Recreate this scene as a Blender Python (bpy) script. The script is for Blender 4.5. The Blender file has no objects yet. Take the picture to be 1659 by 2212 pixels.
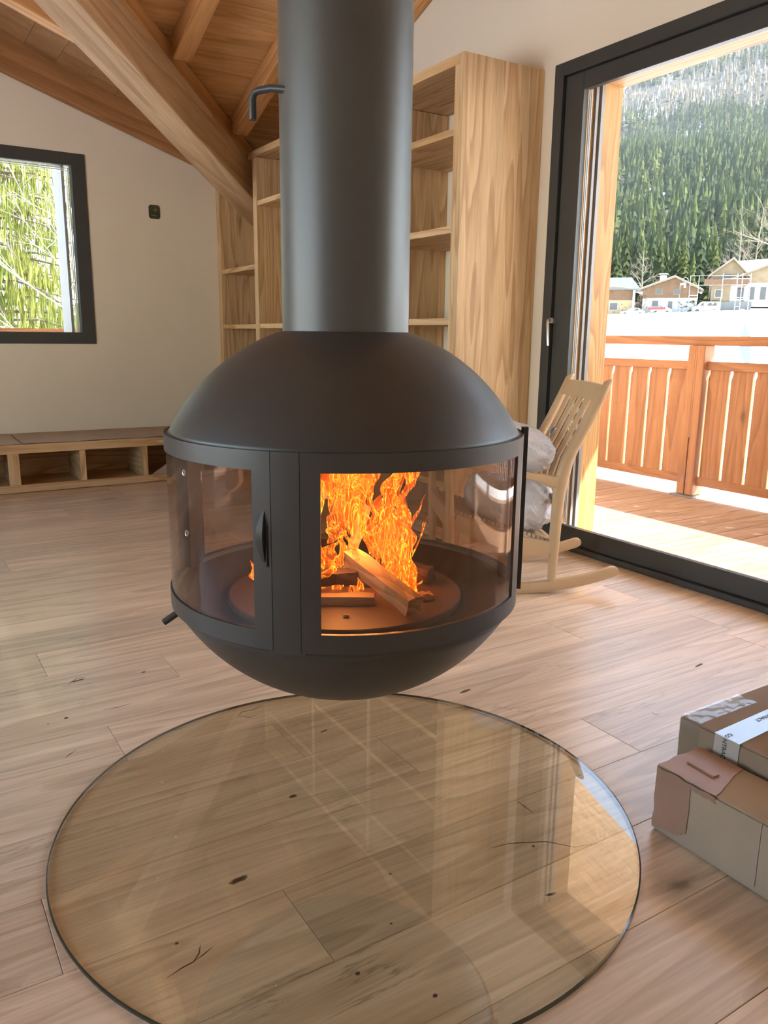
import bpy, bmesh, math, random
import numpy as np
from mathutils import Vector, Matrix, noise
R = math.radians
random.seed(7)
SC = bpy.context.scene
COL = SC.collection
# ------------------------------------------------------------------ camera
W, H, F = 1659, 2212, 1718.8
CH = 1.35
pitch, yaw, roll = 0.217916, 0.561028, 0.011681
fwd = Vector((math.sin(yaw)*math.cos(pitch), math.cos(yaw)*math.cos(pitch), -math.sin(pitch)))
rt = Vector((math.cos(yaw), -math.sin(yaw), 0)); up = rt.cross(fwd)
r2 = rt*math.cos(roll)+up*math.sin(roll); u2 = -rt*math.sin(roll)+up*math.cos(roll)
cam = bpy.data.objects.new('camera', bpy.data.cameras.new('camera')); COL.objects.link(cam)
M = Matrix((r2, u2, -fwd)).transposed().to_4x4(); M.translation = (0, 0, CH)
cam.matrix_world = M
cam.data.sensor_fit = 'VERTICAL'; cam.data.sensor_height = 36; cam.data.lens = 36*F/H
cam.data.clip_end = 4000; cam.data.clip_start = 0.05
SC.camera = cam
# ------------------------------------------------------------------ sky, sun, exposure
SUNV = Vector((0.75, -0.62, 1.0)).normalized()
world = bpy.data.worlds.new('sky'); SC.world = world; world.use_nodes = True
wn = world.node_tree; wn.nodes.clear()
wo = wn.nodes.new('ShaderNodeOutputWorld'); wb = wn.nodes.new('ShaderNodeBackground')
ws = wn.nodes.new('ShaderNodeTexSky'); ws.sky_type = 'NISHITA'; ws.sun_disc = False
ws.sun_elevation = math.asin(SUNV.z); ws.sun_rotation = math.atan2(SUNV.x, SUNV.y); ws.altitude = 1000; ws.dust_density = 1.5
wb.inputs[1].default_value = 0.32
wm = wn.nodes.new('ShaderNodeMix'); wm.data_type = 'RGBA'; wm.blend_type = 'MULTIPLY'; wm.inputs[0].default_value = 1
wm.inputs[7].default_value = (1.0, .93, .82, 1); wn.links.new(ws.outputs[0], wm.inputs[6]); wn.links.new(wm.outputs[2], wb.inputs[0]); wn.links.new(wb.outputs[0], wo.inputs[0])
sl = bpy.data.lights.new('sun', 'SUN'); sl.energy = 6.2; sl.angle = R(0.55); sl.color = (1, .94, .84)
so = bpy.data.objects.new('sun', sl); COL.objects.link(so)
so.rotation_euler = (-SUNV).to_track_quat('-Z', 'Y').to_euler(); so.location = (20, -10, 30)
def portal(name, loc, sx, sy, nrm):
    l = bpy.data.lights.new(name, 'AREA'); l.shape = 'RECTANGLE'; l.size = sx; l.size_y = sy
    l.cycles.is_portal = True
    o = bpy.data.objects.new(name, l); COL.objects.link(o); o.location = loc
    o.rotation_euler = Vector(nrm).to_track_quat('-Z', 'Y').to_euler()
portal('portal_door', (3.78, 1.75, 1.5), 2.7, 4.1, (-1, 0, 0))
portal('portal_window_back', (0.9, 8.2, 2.1), 1.6, 1.5, (0, -1, 0))
portal('portal_window_left', (-3.12, 3.2, 1.7), 2.3, 4.8, (1, 0, 0))
vs = SC.view_settings
vs.view_transform = 'Standard'; vs.look = 'None'; vs.gamma = 1.0; vs.use_curve_mapping = False
vs.exposure = 2.2
# ------------------------------------------------------------------ material helpers
MATS = {}
def newmat(name):
    m = bpy.data.materials.new(name); m.use_nodes = True
    nt = m.node_tree; nt.nodes.clear()
    out = nt.nodes.new('ShaderNodeOutputMaterial')
    return m, nt, out
def N(nt, t, **kw):
    n = nt.nodes.new(t)
    for k, v in kw.items():
        if k.startswith('i_'): n.inputs[int(k[2:])].default_value = v
        else: setattr(n, k, v)
    return n
def L(nt, a, b): nt.links.new(a, b)
def ramp(nt, stops):
    r = nt.nodes.new('ShaderNodeValToRGB'); e = r.color_ramp.elements
    while len(e) < len(stops): e.new(0.5)
    for i, (p, c) in enumerate(stops):
        e[i].position = p; e[i].color = (*c, 1) if len(c) == 3 else c
    return r
def srgb(r, g, b):
    f = lambda c: (c/255/12.92) if c/255 <= .04045 else ((c/255+.055)/1.055)**2.4
    return (f(r), f(g), f(b))
def plain(name, col, rough=.6, metal=0, var=.06, scale=6, bump=0, spec=.5, tint=0):
    """principled with a soft noise variation, optional per object tint"""
    if name in MATS: return MATS[name]
    m, nt, out = newmat(name)
    b = N(nt, 'ShaderNodeBsdfPrincipled'); b.inputs['Roughness'].default_value = rough
    b.inputs['Metallic'].default_value = metal; b.inputs['Specular IOR Level'].default_value = spec
    tc = N(nt, 'ShaderNodeTexCoord'); nz = N(nt, 'ShaderNodeTexNoise'); nz.inputs['Scale'].default_value = scale
    nz.inputs['Detail'].default_value = 5
    L(nt, tc.outputs['Object'], nz.inputs['Vector'])
    c1 = tuple(max(0, c*(1-var)) for c in col); c2 = tuple(min(1, c*(1+var)) for c in col)
    rp = ramp(nt, [(.3, c1), (.7, c2)]); L(nt, nz.outputs['Fac'], rp.inputs[0])
    src = rp.outputs[0]
    if tint:
        oi = N(nt, 'ShaderNodeObjectInfo'); mr = N(nt, 'ShaderNodeMapRange')
        mr.inputs['To Min'].default_value = 1-tint; mr.inputs['To Max'].default_value = 1+tint
        L(nt, oi.outputs['Random'], mr.inputs['Value'])
        hs = N(nt, 'ShaderNodeHueSaturation'); L(nt, mr.outputs[0], hs.inputs['Value']); L(nt, src, hs.inputs['Color']); src = hs.outputs[0]
    L(nt, src, b.inputs['Base Color'])
    if bump:
        n2 = N(nt, 'ShaderNodeTexNoise'); n2.inputs['Scale'].default_value = scale*12
        L(nt, tc.outputs['Object'], n2.inputs['Vector'])
        bp = N(nt, 'ShaderNodeBump'); bp.inputs['Strength'].default_value = bump; bp.inputs['Distance'].default_value = .004
        L(nt, n2.outputs['Fac'], bp.inputs['Height']); L(nt, bp.outputs[0], b.inputs['Normal'])
    L(nt, b.outputs[0], out.inputs[0])
    MATS[name] = m; return m
def wood(name, c_light, c_mid, c_dark, axis='X', s=1.0, rings=14, rough=.5, knots=.5, tint=.12, contrast=.5, spec=.4, staves=None, crack=0, coat=0, kscale=1.6):
    """grain contours follow stretched noise; each object gets its own offset and tone"""
    if name in MATS: return MATS[name]
    m, nt, out = newmat(name)
    b = N(nt, 'ShaderNodeBsdfPrincipled'); b.inputs['Roughness'].default_value = rough
    b.inputs['Specular IOR Level'].default_value = spec
    tc = N(nt, 'ShaderNodeTexCoord'); oi = N(nt, 'ShaderNodeObjectInfo')
    off = N(nt, 'ShaderNodeVectorMath', operation='MULTIPLY_ADD')
    cx = N(nt, 'ShaderNodeCombineXYZ'); L(nt, oi.outputs['Random'], cx.inputs[0]); L(nt, oi.outputs['Random'], cx.inputs[1]); L(nt, oi.outputs['Random'], cx.inputs[2])
    off.inputs[1].default_value = (37.3, 91.7, 53.1)
    L(nt, cx.outputs[0], off.inputs[0]); L(nt, tc.outputs['Object'], off.inputs[2])
    vec = off.outputs[0]
    if staves:   # glued boards: step the coordinates sideways per stave
        ax, wd = staves
        sp = N(nt, 'ShaderNodeSeparateXYZ'); L(nt, tc.outputs['Object'], sp.inputs[0])
        dv = N(nt, 'ShaderNodeMath', operation='DIVIDE'); dv.inputs[1].default_value = wd; L(nt, sp.outputs['XYZ'.index(ax)], dv.inputs[0])
        fl = N(nt, 'ShaderNodeMath', operation='FLOOR'); L(nt, dv.outputs[0], fl.inputs[0])
        wnn = N(nt, 'ShaderNodeTexWhiteNoise', noise_dimensions='1D'); L(nt, fl.outputs[0], wnn.inputs['W'])
        sc = N(nt, 'ShaderNodeVectorMath', operation='SCALE'); sc.inputs['Scale'].default_value = 20; L(nt, wnn.outputs['Color'], sc.inputs[0])
        ad = N(nt, 'ShaderNodeVectorMath', operation='ADD'); L(nt, vec, ad.inputs[0]); L(nt, sc.outputs[0], ad.inputs[1]); vec = ad.outputs[0]
    mp = N(nt, 'ShaderNodeMapping')
    st = {'X': (.085, 1, 1), 'Y': (1, .085, 1), 'Z': (1, 1, .085)}[axis]
    mp.inputs['Scale'].default_value = tuple(v*s for v in st)
    L(nt, vec, mp.inputs[0])
    n1 = N(nt, 'ShaderNodeTexNoise'); n1.inputs['Scale'].default_value = 3.2; n1.inputs['Detail'].default_value = 2.5; n1.inputs['Roughness'].default_value = .45
    L(nt, mp.outputs[0], n1.inputs['Vector'])
    mu = N(nt, 'ShaderNodeMath', operation='MULTIPLY'); mu.inputs[1].default_value = rings; L(nt, n1.outputs['Fac'], mu.inputs[0])
    pp = N(nt, 'ShaderNodeMath', operation='FRACT'); L(nt, mu.outputs[0], pp.inputs[0])
    # fine fibre
    mp2 = N(nt, 'ShaderNodeMapping'); st2 = {'X': (.05, 1, 1), 'Y': (1, .05, 1), 'Z': (1, 1, .05)}[axis]
    mp2.inputs['Scale'].default_value = tuple(v*s for v in st2); L(nt, vec, mp2.inputs[0])
    n2 = N(nt, 'ShaderNodeTexNoise'); n2.inputs['Scale'].default_value = 90; n2.inputs['Detail'].default_value = 3; L(nt, mp2.outputs[0], n2.inputs['Vector'])
    n3 = N(nt, 'ShaderNodeTexNoise'); n3.inputs['Scale'].default_value = 9; n3.inputs['Detail'].default_value = 3; L(nt, mp2.outputs[0], n3.inputs['Vector'])
    rp = ramp(nt, [(0, c_light), (.55, c_mid), (.9, tuple(a*(1-contrast)+d*contrast for a, d in zip(c_mid, c_dark))), (1, c_mid)])
    L(nt, pp.outputs[0], rp.inputs[0])
    mx = N(nt, 'ShaderNodeMix', data_type='RGBA', blend_type='MULTIPLY'); mx.inputs[0].default_value = .55
    rp2 = ramp(nt, [(.3, (.72, .68, .62)), (.65, (1.08, 1.08, 1.08))]); L(nt, n2.outputs['Fac'], rp2.inputs[0])
    L(nt, rp.outputs[0], mx.inputs[6]); L(nt, rp2.outputs[0], mx.inputs[7])
    mx3 = N(nt, 'ShaderNodeMix', data_type='RGBA', blend_type='MULTIPLY'); mx3.inputs[0].default_value = .6
    rp3 = ramp(nt, [(.3, (.8, .76, .7)), (.7, (1.1, 1.1, 1.1))]); L(nt, n3.outputs['Fac'], rp3.inputs[0])
    L(nt, mx.outputs[2], mx3.inputs[6]); L(nt, rp3.outputs[0], mx3.inputs[7])
    src = mx3.outputs[2]
    if knots:
        mk = N(nt, 'ShaderNodeMapping'); st3 = {'X': (.42, 1, 1), 'Y': (1, .42, 1), 'Z': (1, 1, .42)}[axis]
        mk.inputs['Scale'].default_value = st3
        nd = N(nt, 'ShaderNodeTexNoise'); nd.inputs['Scale'].default_value = 14; L(nt, vec, nd.inputs['Vector'])
        ma = N(nt, 'ShaderNodeVectorMath', operation='MULTIPLY_ADD'); ma.inputs[1].default_value = (.035,)*3
        L(nt, nd.outputs['Color'], ma.inputs[0]); L(nt, vec, ma.inputs[2]); L(nt, ma.outputs[0], mk.inputs[0])
        vo = N(nt, 'ShaderNodeTexVoronoi'); vo.inputs['Scale'].default_value = kscale; L(nt, mk.outputs[0], vo.inputs['Vector'])
        rk = ramp(nt, [(0, (1, 1, 1)), (.022, (.9, .9, .9)), (.045, (.3, .3, .3)), (.10, (0, 0, 0))]); L(nt, vo.outputs['Distance'], rk.inputs[0])
        k2 = N(nt, 'ShaderNodeMath', operation='MULTIPLY'); k2.inputs[1].default_value = knots; L(nt, rk.outputs[0], k2.inputs[0])
        mk2 = N(nt, 'ShaderNodeMix', data_type='RGBA'); L(nt, k2.outputs[0], mk2.inputs[0]); L(nt, src, mk2.inputs[6])
        mk2.inputs[7].default_value = (*[v*.35 for v in c_dark], 1); src = mk2.outputs[2]
    if crack:
        mc = N(nt, 'ShaderNodeMapping'); mc.inputs['Scale'].default_value = {'X': (.09, 1, 1), 'Y': (1, .09, 1), 'Z': (1, 1, .09)}[axis]
        L(nt, vec, mc.inputs[0])
        nc = N(nt, 'ShaderNodeTexNoise'); nc.inputs['Scale'].default_value = 7; nc.inputs['Detail'].default_value = 6; nc.inputs['Roughness'].default_value = .6; L(nt, mc.outputs[0], nc.inputs['Vector'])
        sb = N(nt, 'ShaderNodeMath', operation='SUBTRACT'); sb.inputs[1].default_value = .5; L(nt, nc.outputs['Fac'], sb.inputs[0])
        ab = N(nt, 'ShaderNodeMath', operation='ABSOLUTE'); L(nt, sb.outputs[0], ab.inputs[0])
        rc = ramp(nt, [(0, (1, 1, 1)), (.003, (.6, .6, .6)), (.010, (0, 0, 0))]); L(nt, ab.outputs[0], rc.inputs[0])
        ng = N(nt, 'ShaderNodeTexNoise'); ng.inputs['Scale'].default_value = 2.2; L(nt, vec, ng.inputs['Vector'])
        rg = ramp(nt, [(.54, (0, 0, 0)), (.64, (1, 1, 1))]); L(nt, ng.outputs['Fac'], rg.inputs[0])
        mm = N(nt, 'ShaderNodeMath', operation='MULTIPLY'); L(nt, rc.outputs[0], mm.inputs[0]); L(nt, rg.outputs[0], mm.inputs[1])
        m3 = N(nt, 'ShaderNodeMath', operation='MULTIPLY'); m3.inputs[1].default_value = crack; L(nt, mm.outputs[0], m3.inputs[0])
        mq = N(nt, 'ShaderNodeMix', data_type='RGBA'); L(nt, m3.outputs[0], mq.inputs[0]); L(nt, src, mq.inputs[6]); mq.inputs[7].default_value = (*[v*.3 for v in c_dark], 1); src = mq.outputs[2]
    if tint:
        w2 = N(nt, 'ShaderNodeTexWhiteNoise', noise_dimensions='1D'); L(nt, oi.outputs['Random'], w2.inputs['W'])
        mr = N(nt, 'ShaderNodeMapRange'); mr.inputs['To Min'].default_value = 1-tint; mr.inputs['To Max'].default_value = 1+tint; L(nt, w2.outputs['Value'], mr.inputs['Value'])
        hs = N(nt, 'ShaderNodeHueSaturation'); L(nt, mr.outputs[0], hs.inputs['Value']); L(nt, src, hs.inputs['Color'])
        if staves:
            mr2 = N(nt, 'ShaderNodeMapRange'); mr2.inputs['To Min'].default_value = .9; mr2.inputs['To Max'].default_value = 1.08; L(nt, wnn.outputs['Value'], mr2.inputs['Value'])
            mt = N(nt, 'ShaderNodeMath', operation='MULTIPLY'); L(nt, mr.outputs[0], mt.inputs[0]); L(nt, mr2.outputs[0], mt.inputs[1]); L(nt, mt.outputs[0], hs.inputs['Value'])
        src = hs.outputs[0]
    L(nt, src, b.inputs['Base Color'])
    bp = N(nt, 'ShaderNodeBump'); bp.inputs['Strength'].default_value = .12; bp.inputs['Distance'].default_value = .002
    L(nt, n2.outputs['Fac'], bp.inputs['Height']); L(nt, bp.outputs[0], b.inputs['Normal'])
    if coat: b.inputs['Coat Weight'].default_value = coat; b.inputs['Coat Roughness'].default_value = .27
    L(nt, b.outputs[0], out.inputs[0])
    MATS[name] = m; return m
def glass(name, tint, f0=.04, gain=1.0, haze=0, rough=0.0):
    """thin pane: tinted transmission plus a Schlick mirror term"""
    if name in MATS: return MATS[name]
    m, nt, out = newmat(name)
    tr = N(nt, 'ShaderNodeBsdfTransparent'); tr.inputs[0].default_value = (*tint, 1)
    gl = N(nt, 'ShaderNodeBsdfGlossy'); gl.inputs['Roughness'].default_value = rough
    lw = N(nt, 'ShaderNodeLayerWeight'); lw.inputs[0].default_value = .5
    p = N(nt, 'ShaderNodeMath', operation='POWER'); p.inputs[1].default_value = 5; L(nt, lw.outputs['Facing'], p.inputs[0])
    ma = N(nt, 'ShaderNodeMath', operation='MULTIPLY_ADD'); ma.inputs[1].default_value = (1-f0)*gain; ma.inputs[2].default_value = f0*gain; L(nt, p.outputs[0], ma.inputs[0])
    mx = N(nt, 'ShaderNodeMixShader'); L(nt, ma.outputs[0], mx.inputs[0]); L(nt, tr.outputs[0], mx.inputs[1]); L(nt, gl.outputs[0], mx.inputs[2])
    src = mx.outputs[0]
    if haze:
        tc = N(nt, 'ShaderNodeTexCoord'); nz = N(nt, 'ShaderNodeTexNoise'); nz.inputs['Scale'].default_value = 7; L(nt, tc.outputs['Object'], nz.inputs['Vector'])
        rp = ramp(nt, [(.4, (0, 0, 0)), (.75, (haze,)*3)]); L(nt, nz.outputs['Fac'], rp.inputs[0])
        df = N(nt, 'ShaderNodeBsdfDiffuse'); df.inputs[0].default_value = (.5, .44, .38, 1)
        m2 = N(nt, 'ShaderNodeMixShader'); L(nt, rp.outputs[0], m2.inputs[0]); L(nt, src, m2.inputs[1]); L(nt, df.outputs[0], m2.inputs[2]); src = m2.outputs[0]
    L(nt, src, out.inputs[0]); MATS[name] = m; return m
# ------------------------------------------------------------------ mesh helpers
def obj(name, verts, faces, mat, parent=None, smooth=False, kind=None, origin=None):
    me = bpy.data.meshes.new(name)
    if origin is not None:
        o_ = Vector(origin); verts = [Vector(v)-o_ for v in verts]
    me.from_pydata([tuple(v) for v in verts], [], faces)
    bm = bmesh.new(); bm.from_mesh(me); bmesh.ops.recalc_face_normals(bm, faces=bm.faces); bm.to_mesh(me); bm.free()
    if smooth:
        for p in me.polygons: p.use_smooth = True
        if smooth != 'all': me.set_sharp_from_angle(angle=R(40))
    for m in (mat if isinstance(mat, (list, tuple)) else [mat]): me.materials.append(m)
    o = bpy.data.objects.new(name, me); COL.objects.link(o)
    if origin is not None: o.location = origin
    if parent is not None:
        o.parent = parent; o.location = Vector(o.location)-parent.matrix_world_loc if False else Vector(o.location)-ploc(parent)
    if kind: o['kind'] = kind
    return o
def ploc(p):
    v = Vector(p.location)
    if p.parent is not None: v = v+ploc(p.parent)
    return v
def thing(name, label, cat, loc=(0, 0, 0), group=None):
    o = bpy.data.objects.new(name, None); COL.objects.link(o); o.location = loc; o.empty_display_size = .1
    return tag(o, label, cat, group)
def tag(o, label, cat, group=None, kind=None):
    o['label'] = label; o['category'] = cat
    if group: o['group'] = group
    if kind: o['kind'] = kind
    return o
class MB:
    """collects solids into one mesh"""
    def __init__(s): s.v = []; s.f = []; s.mi = []
    def add(s, v, f, mi=0):
        b = len(s.v); s.v += [Vector(x) for x in v]; s.f += [tuple(i+b for i in q) for q in f]; s.mi += [mi]*len(f); return s
    def box(s, x0, x1, y0, y1, z0, z1, bev=0, mi=0):
        if bev <= 0:
            v = [(x, y, z) for z in (z0, z1) for y in (y0, y1) for x in (x0, x1)]
            return s.add(v, [(0, 1, 3, 2), (4, 6, 7, 5), (0, 4, 5, 1), (2, 3, 7, 6), (0, 2, 6, 4), (1, 5, 7, 3)], mi)
        bm = bmesh.new(); bmesh.ops.create_cube(bm, size=1)
        for q in bm.verts: q.co = Vector(((x0+x1)/2+q.co.x*(x1-x0), (y0+y1)/2+q.co.y*(y1-y0), (z0+z1)/2+q.co.z*(z1-z0)))
        bmesh.ops.bevel(bm, geom=list(bm.edges), offset=bev, segments=1, affect='EDGES')
        bm.verts.index_update(); s.add([q.co.copy() for q in bm.verts], [tuple(q.index for q in fc.verts) for fc in bm.faces], mi); bm.free(); return s
    def obox(s, c, ax, ay, az, hx, hy, hz, bev=0, mi=0):
        """oriented box: centre, unit axes, half sizes"""
        t = MB().box(-hx, hx, -hy, hy, -hz, hz, bev)
        c = Vector(c); ax = Vector(ax); ay = Vector(ay); az = Vector(az)
        return s.add([c+ax*q.x+ay*q.y+az*q.z for q in t.v], t.f, mi)
    def tube(s, pts, rad, n=10, mi=0, cap=True, flat=None):
        pts = [Vector(p) for p in pts]; k = len(pts)
        rad = rad if isinstance(rad, (list, tuple)) else [rad]*k
        prev = None; vs = []
        for i, p in enumerate(pts):
            d = (pts[min(i+1, k-1)]-pts[max(i-1, 0)]).normalized()
            if prev is None:
                a = Vector((0, 0, 1)) if abs(d.z) < .9 else Vector((1, 0, 0))
                u = d.cross(a).normalized()
            else: u = (prev-d*prev.dot(d)).normalized()
            prev = u; w = d.cross(u)
            fl = flat if flat else 1
            vs += [p+(u*math.cos(2*math.pi*j/n)+w*math.sin(2*math.pi*j/n)*fl)*rad[i] for j in range(n)]
        f = [(i*n+j, i*n+(j+1) % n, (i+1)*n+(j+1) % n, (i+1)*n+j) for i in range(k-1) for j in range(n)]
        if cap: f += [tuple(range(n)), tuple(range((k-1)*n, k*n))]
        return s.add(vs, f, mi)
    def prism(s, poly, ext, mi=0):
        """closed planar polygon (3D points) extruded by vector"""
        n = len(poly); e = Vector(ext); p = [Vector(q) for q in poly]
        return s.add(p+[q+e for q in p], [tuple(range(n)), tuple(range(n, 2*n))]+[(i, (i+1) % n, n+(i+1) % n, n+i) for i in range(n)], mi)
    def loft(s, rings, mi=0, cap=True):
        n = len(rings[0]); v = [p for r_ in rings for p in r_]
        f = [(i*n+j, i*n+(j+1) % n, (i+1)*n+(j+1) % n, (i+1)*n+j) for i in range(len(rings)-1) for j in range(n)]
        if cap: f += [tuple(range(n)), tuple(range((len(rings)-1)*n, len(rings)*n))]
        return s.add(v, f, mi)
    def lathe(s, prof, c, n=96, mi=0, closed=False):
        """profile [(r,z)] about a vertical axis"""
        k = len(prof); v = [(c[0]+r_*math.cos(2*math.pi*j/n), c[1]+r_*math.sin(2*math.pi*j/n), z) for r_, z in prof for j in range(n)]
        rng = range(k) if closed else range(k-1)
        return s.add(v, [(i*n+j, i*n+(j+1) % n, ((i+1) % k)*n+(j+1) % n, ((i+1) % k)*n+j) for i in rng for j in range(n)], mi)
    def build(s, name, mat, parent=None, smooth=False, kind=None, origin=None):
        if origin is None:
            lo = [min(v[i] for v in s.v) for i in range(3)]; hi = [max(v[i] for v in s.v) for i in range(3)]
            origin = ((lo[0]+hi[0])/2, (lo[1]+hi[1])/2, lo[2])
        o = obj(name, s.v, s.f, mat, parent, smooth, kind, origin)
        if any(s.mi):
            # recalc keeps the face order
            for p, i in zip(o.data.polygons, s.mi): p.material_index = i
        return o
def place(px, py, dist, ang=None):
    """point seen at photo pixel (px,py) on the upright plane `dist` metres out towards the valley"""
    d = fwd+r2*((px-W/2)/F)-u2*((py-H/2)/F)
    t = dist/(d.x*.78+d.y*.626)
    return Vector((0, 0, CH))+d*t
# ------------------------------------------------------------------ palette
white_wall = plain('warm_white_plaster', (.80, .71, .565), rough=.9, var=.025, scale=1.5, bump=.05, spec=.15)
anthracite = plain('anthracite_frame', (.045, .048, .046), rough=.42, var=.08, scale=4)
steel = plain('matt_black_steel', (.050, .044, .041), rough=.42, var=.1, scale=3, bump=.04, spec=.55)
flue_m = plain('flue_steel', (.075, .068, .062), rough=.4, var=.07, scale=2, bump=.05, spec=.6)
inner_steel = plain('fired_steel', (.045, .03, .024), rough=.5, var=.25, scale=5)
chrome = plain('satin_metal', (.55, .55, .55), rough=.3, metal=.9, var=.03)
grey_pl = plain('grey_track', (.22, .22, .22), rough=.4, var=.05)
oak = wood('oak_plank', (.84, .66, .49), (.78, .60, .43), (.46, .32, .21), 'X', s=1.0, rings=13, rough=.30, knots=.85, tint=.16, contrast=.4, spec=.6, crack=.55, coat=.35)
larch = {a: wood('larch_'+a, (.74, .50, .27), (.66, .42, .205), (.42, .22, .09), a, s=1.1, rings=14, rough=.55, knots=.6, tint=.05, contrast=.6, kscale=2.2, staves=st) for a, st in (('X', None), ('Y', None), ('Z', None))}
larch_panel = wood('larch_panel', (.76, .53, .30), (.68, .45, .23), (.45, .25, .11), 'Z', s=1.0, rings=15, rough=.55, knots=.7, tint=.04, contrast=.6, kscale=2.4, staves=('X', .125))
beam_m = {a: wood('old_beam_'+a, (.78, .42, .17), (.70, .36, .135), (.42, .19, .065), a, s=.8, rings=8, rough=.65, knots=.5, tint=.08, contrast=.45) for a in 'XYZ'}
board_m = {a: wood('ceiling_board_'+a, (.85, .50, .23), (.78, .44, .185), (.5, .25, .09), a, s=1.0, rings=9, rough=.6, knots=.7, tint=.1, contrast=.4) for a in 'XYZ'}
rail_m = {a: wood('railing_larch_'+a, (.37, .165, .072), (.32, .135, .053), (.2, .075, .03), a, s=1.1, rings=11, rough=.6, knots=.7, tint=.07, contrast=.5) for a in 'XYZ'}
deck_m = wood('deck_larch', (.42, .27, .18), (.37, .235, .155), (.22, .12, .07), 'X', s=1.2, rings=10, rough=.7, knots=.5, tint=.08)
post_m = wood('post_larch', (.56, .33, .13), (.48, .265, .09), (.3, .14, .05), 'Z', s=1.2, rings=16, rough=.6, knots=.6, tint=.03, contrast=.6)
ash = plain('pale_ash', (.57, .385, .215), rough=.42, var=.05, scale=5, spec=.45)
cardboard = plain('cardboard', (.43, .32, .215), rough=.8, var=.08, scale=5)
cardboard_d = plain('brown_cardboard', (.38, .275, .19), rough=.75, var=.1, scale=5)
kraft = plain('tan_packing_tape', (.42, .23, .15), rough=.42, var=.1, scale=8)
clear_tape = glass('clear_tape', (.96, .95, .93), f0=.06, rough=.06, gain=1.2)
snow = plain('snow', (.9, .9, .92), rough=.7, var=.02, scale=.2)
# ================================================================== SETTING
XW, YW = 3.687, 8.126
SL = .362
def zc(x, y): return min(4.44, max(2.87+SL*(3.674-x), 2.87+SL*(8.126-y)))
floor = MB().box(-3.2, XW, -2.2, YW, -.12, -.016).build('floor', plain('subfloor', (.06, .04, .03)), kind='structure')
rw = .2722
known = {0: [2.03, .2], 3: [2.615, .55], 2: [3.32, 1.05], 6: [.444, 2.55], 1: [1.32, 3.25], -1: [.716, 2.6], 4: [-.2, 1.75, 3.3], 5: [.9, 2.9]}
rnd = random.Random(3)
for k in range(-14, 25):
    y0 = 1.595+rw*k; y1 = min(y0+rw, YW)
    if y0 < -2.2: y0 = -2.2
    if y1-y0 < .02 or y1 < -2.1: continue
    cuts = sorted(known.get(k, [rnd.uniform(-.8, .6)+i*2.05+rnd.uniform(-.2, .2) for i in range(2)]))
    cuts = [-3.2]+[c for c in cuts if -3 < c < 3.6]+[XW]
    for a, b in zip(cuts[:-1], cuts[1:]):
        g = .0006; c = .0011
        lo = [(a+g, y0+g), (b-g, y0+g), (b-g, y1-g), (a+g, y1-g)]
        ti = [(a+g+c, y0+g+c), (b-g-c, y0+g+c), (b-g-c, y1-g-c), (a+g+c, y1-g-c)]
        v = [(x, y, -.0155) for x, y in lo]+[(x, y, -c*.9) for x, y in lo]+[(x, y, 0) for x, y in ti]
        f = [(0, 1, 2, 3), (8, 9, 10, 11)]+[(i, (i+1) % 4, 4+(i+1) % 4, 4+i) for i in range(4)]+[(4+i, 4+(i+1) % 4, 8+(i+1) % 4, 8+i) for i in range(4)]
        obj('plank', v, f, oak, floor, origin=((a+b)/2, (y0+y1)/2, 0))
# ceiling: backing sheet with the boards under it
T = .05
cv = MB()
P = lambda x, y, dz=0: (x, y, zc(x, y)+dz)
def sheet(poly): cv.prism([P(x, y, .024) for x, y in poly], (0, 0, T))
sheet([(-.65, 3.8), (XW, 3.8), (XW, YW), (3.674, YW)]); sheet([(-.66, 3.8), (3.674, YW), (-.66, YW)])
sheet([(-3.2, -2.2), (XW, -2.2), (XW, 3.8), (-3.2, 3.8)]); sheet([(-3.2, 3.8), (-.66, 3.8), (-.66, YW), (-3.2, YW)])
ceiling = cv.build('ceiling', plain('roof_lining', (.2, .1, .04)), kind='structure')
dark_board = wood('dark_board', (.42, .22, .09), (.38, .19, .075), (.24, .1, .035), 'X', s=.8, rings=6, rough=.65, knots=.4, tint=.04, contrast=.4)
def board(poly, ax):
    cx_ = sum(p[0] for p in poly)/len(poly); cy_ = sum(p[1] for p in poly)/len(poly)
    q = MB().prism([P(x, y, .001) for x, y in poly], (0, 0, .022))
    q.build('board', dark_board if ax == 'dark' else board_m[ax], ceiling)
bw = .247; e = .0018
y = 6.03-9*bw+.0
while y < YW:
    a = max(y, 3.8)+e; b = min(y+bw, YW)-e
    if b > a+.01: board([(a-4.452, a), (XW, a), (XW, b), (b-4.452, b)], 'X')
    y += bw
x = -.65
while x < 3.66:
    a = x+e; b = min(x+bw, 3.674)-e
    if b > a+.01: board([(a, a+4.452), (b, b+4.452), (b, YW), (a, YW)], 'dark')
    x += bw
y = 3.8
while y > -2.2:
    board([(-3.2, max(y-bw, -2.2)+e), (XW, max(y-bw, -2.2)+e), (XW, y-e), (-3.2, y-e)], 'X'); y -= bw
y = 3.8
while y < YW:
    board([(-3.2, y+e), (-.66, y+e), (-.66, min(y+bw, YW)-e), (-3.2, min(y+bw, YW)-e)], 'X'); y += bw
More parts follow.
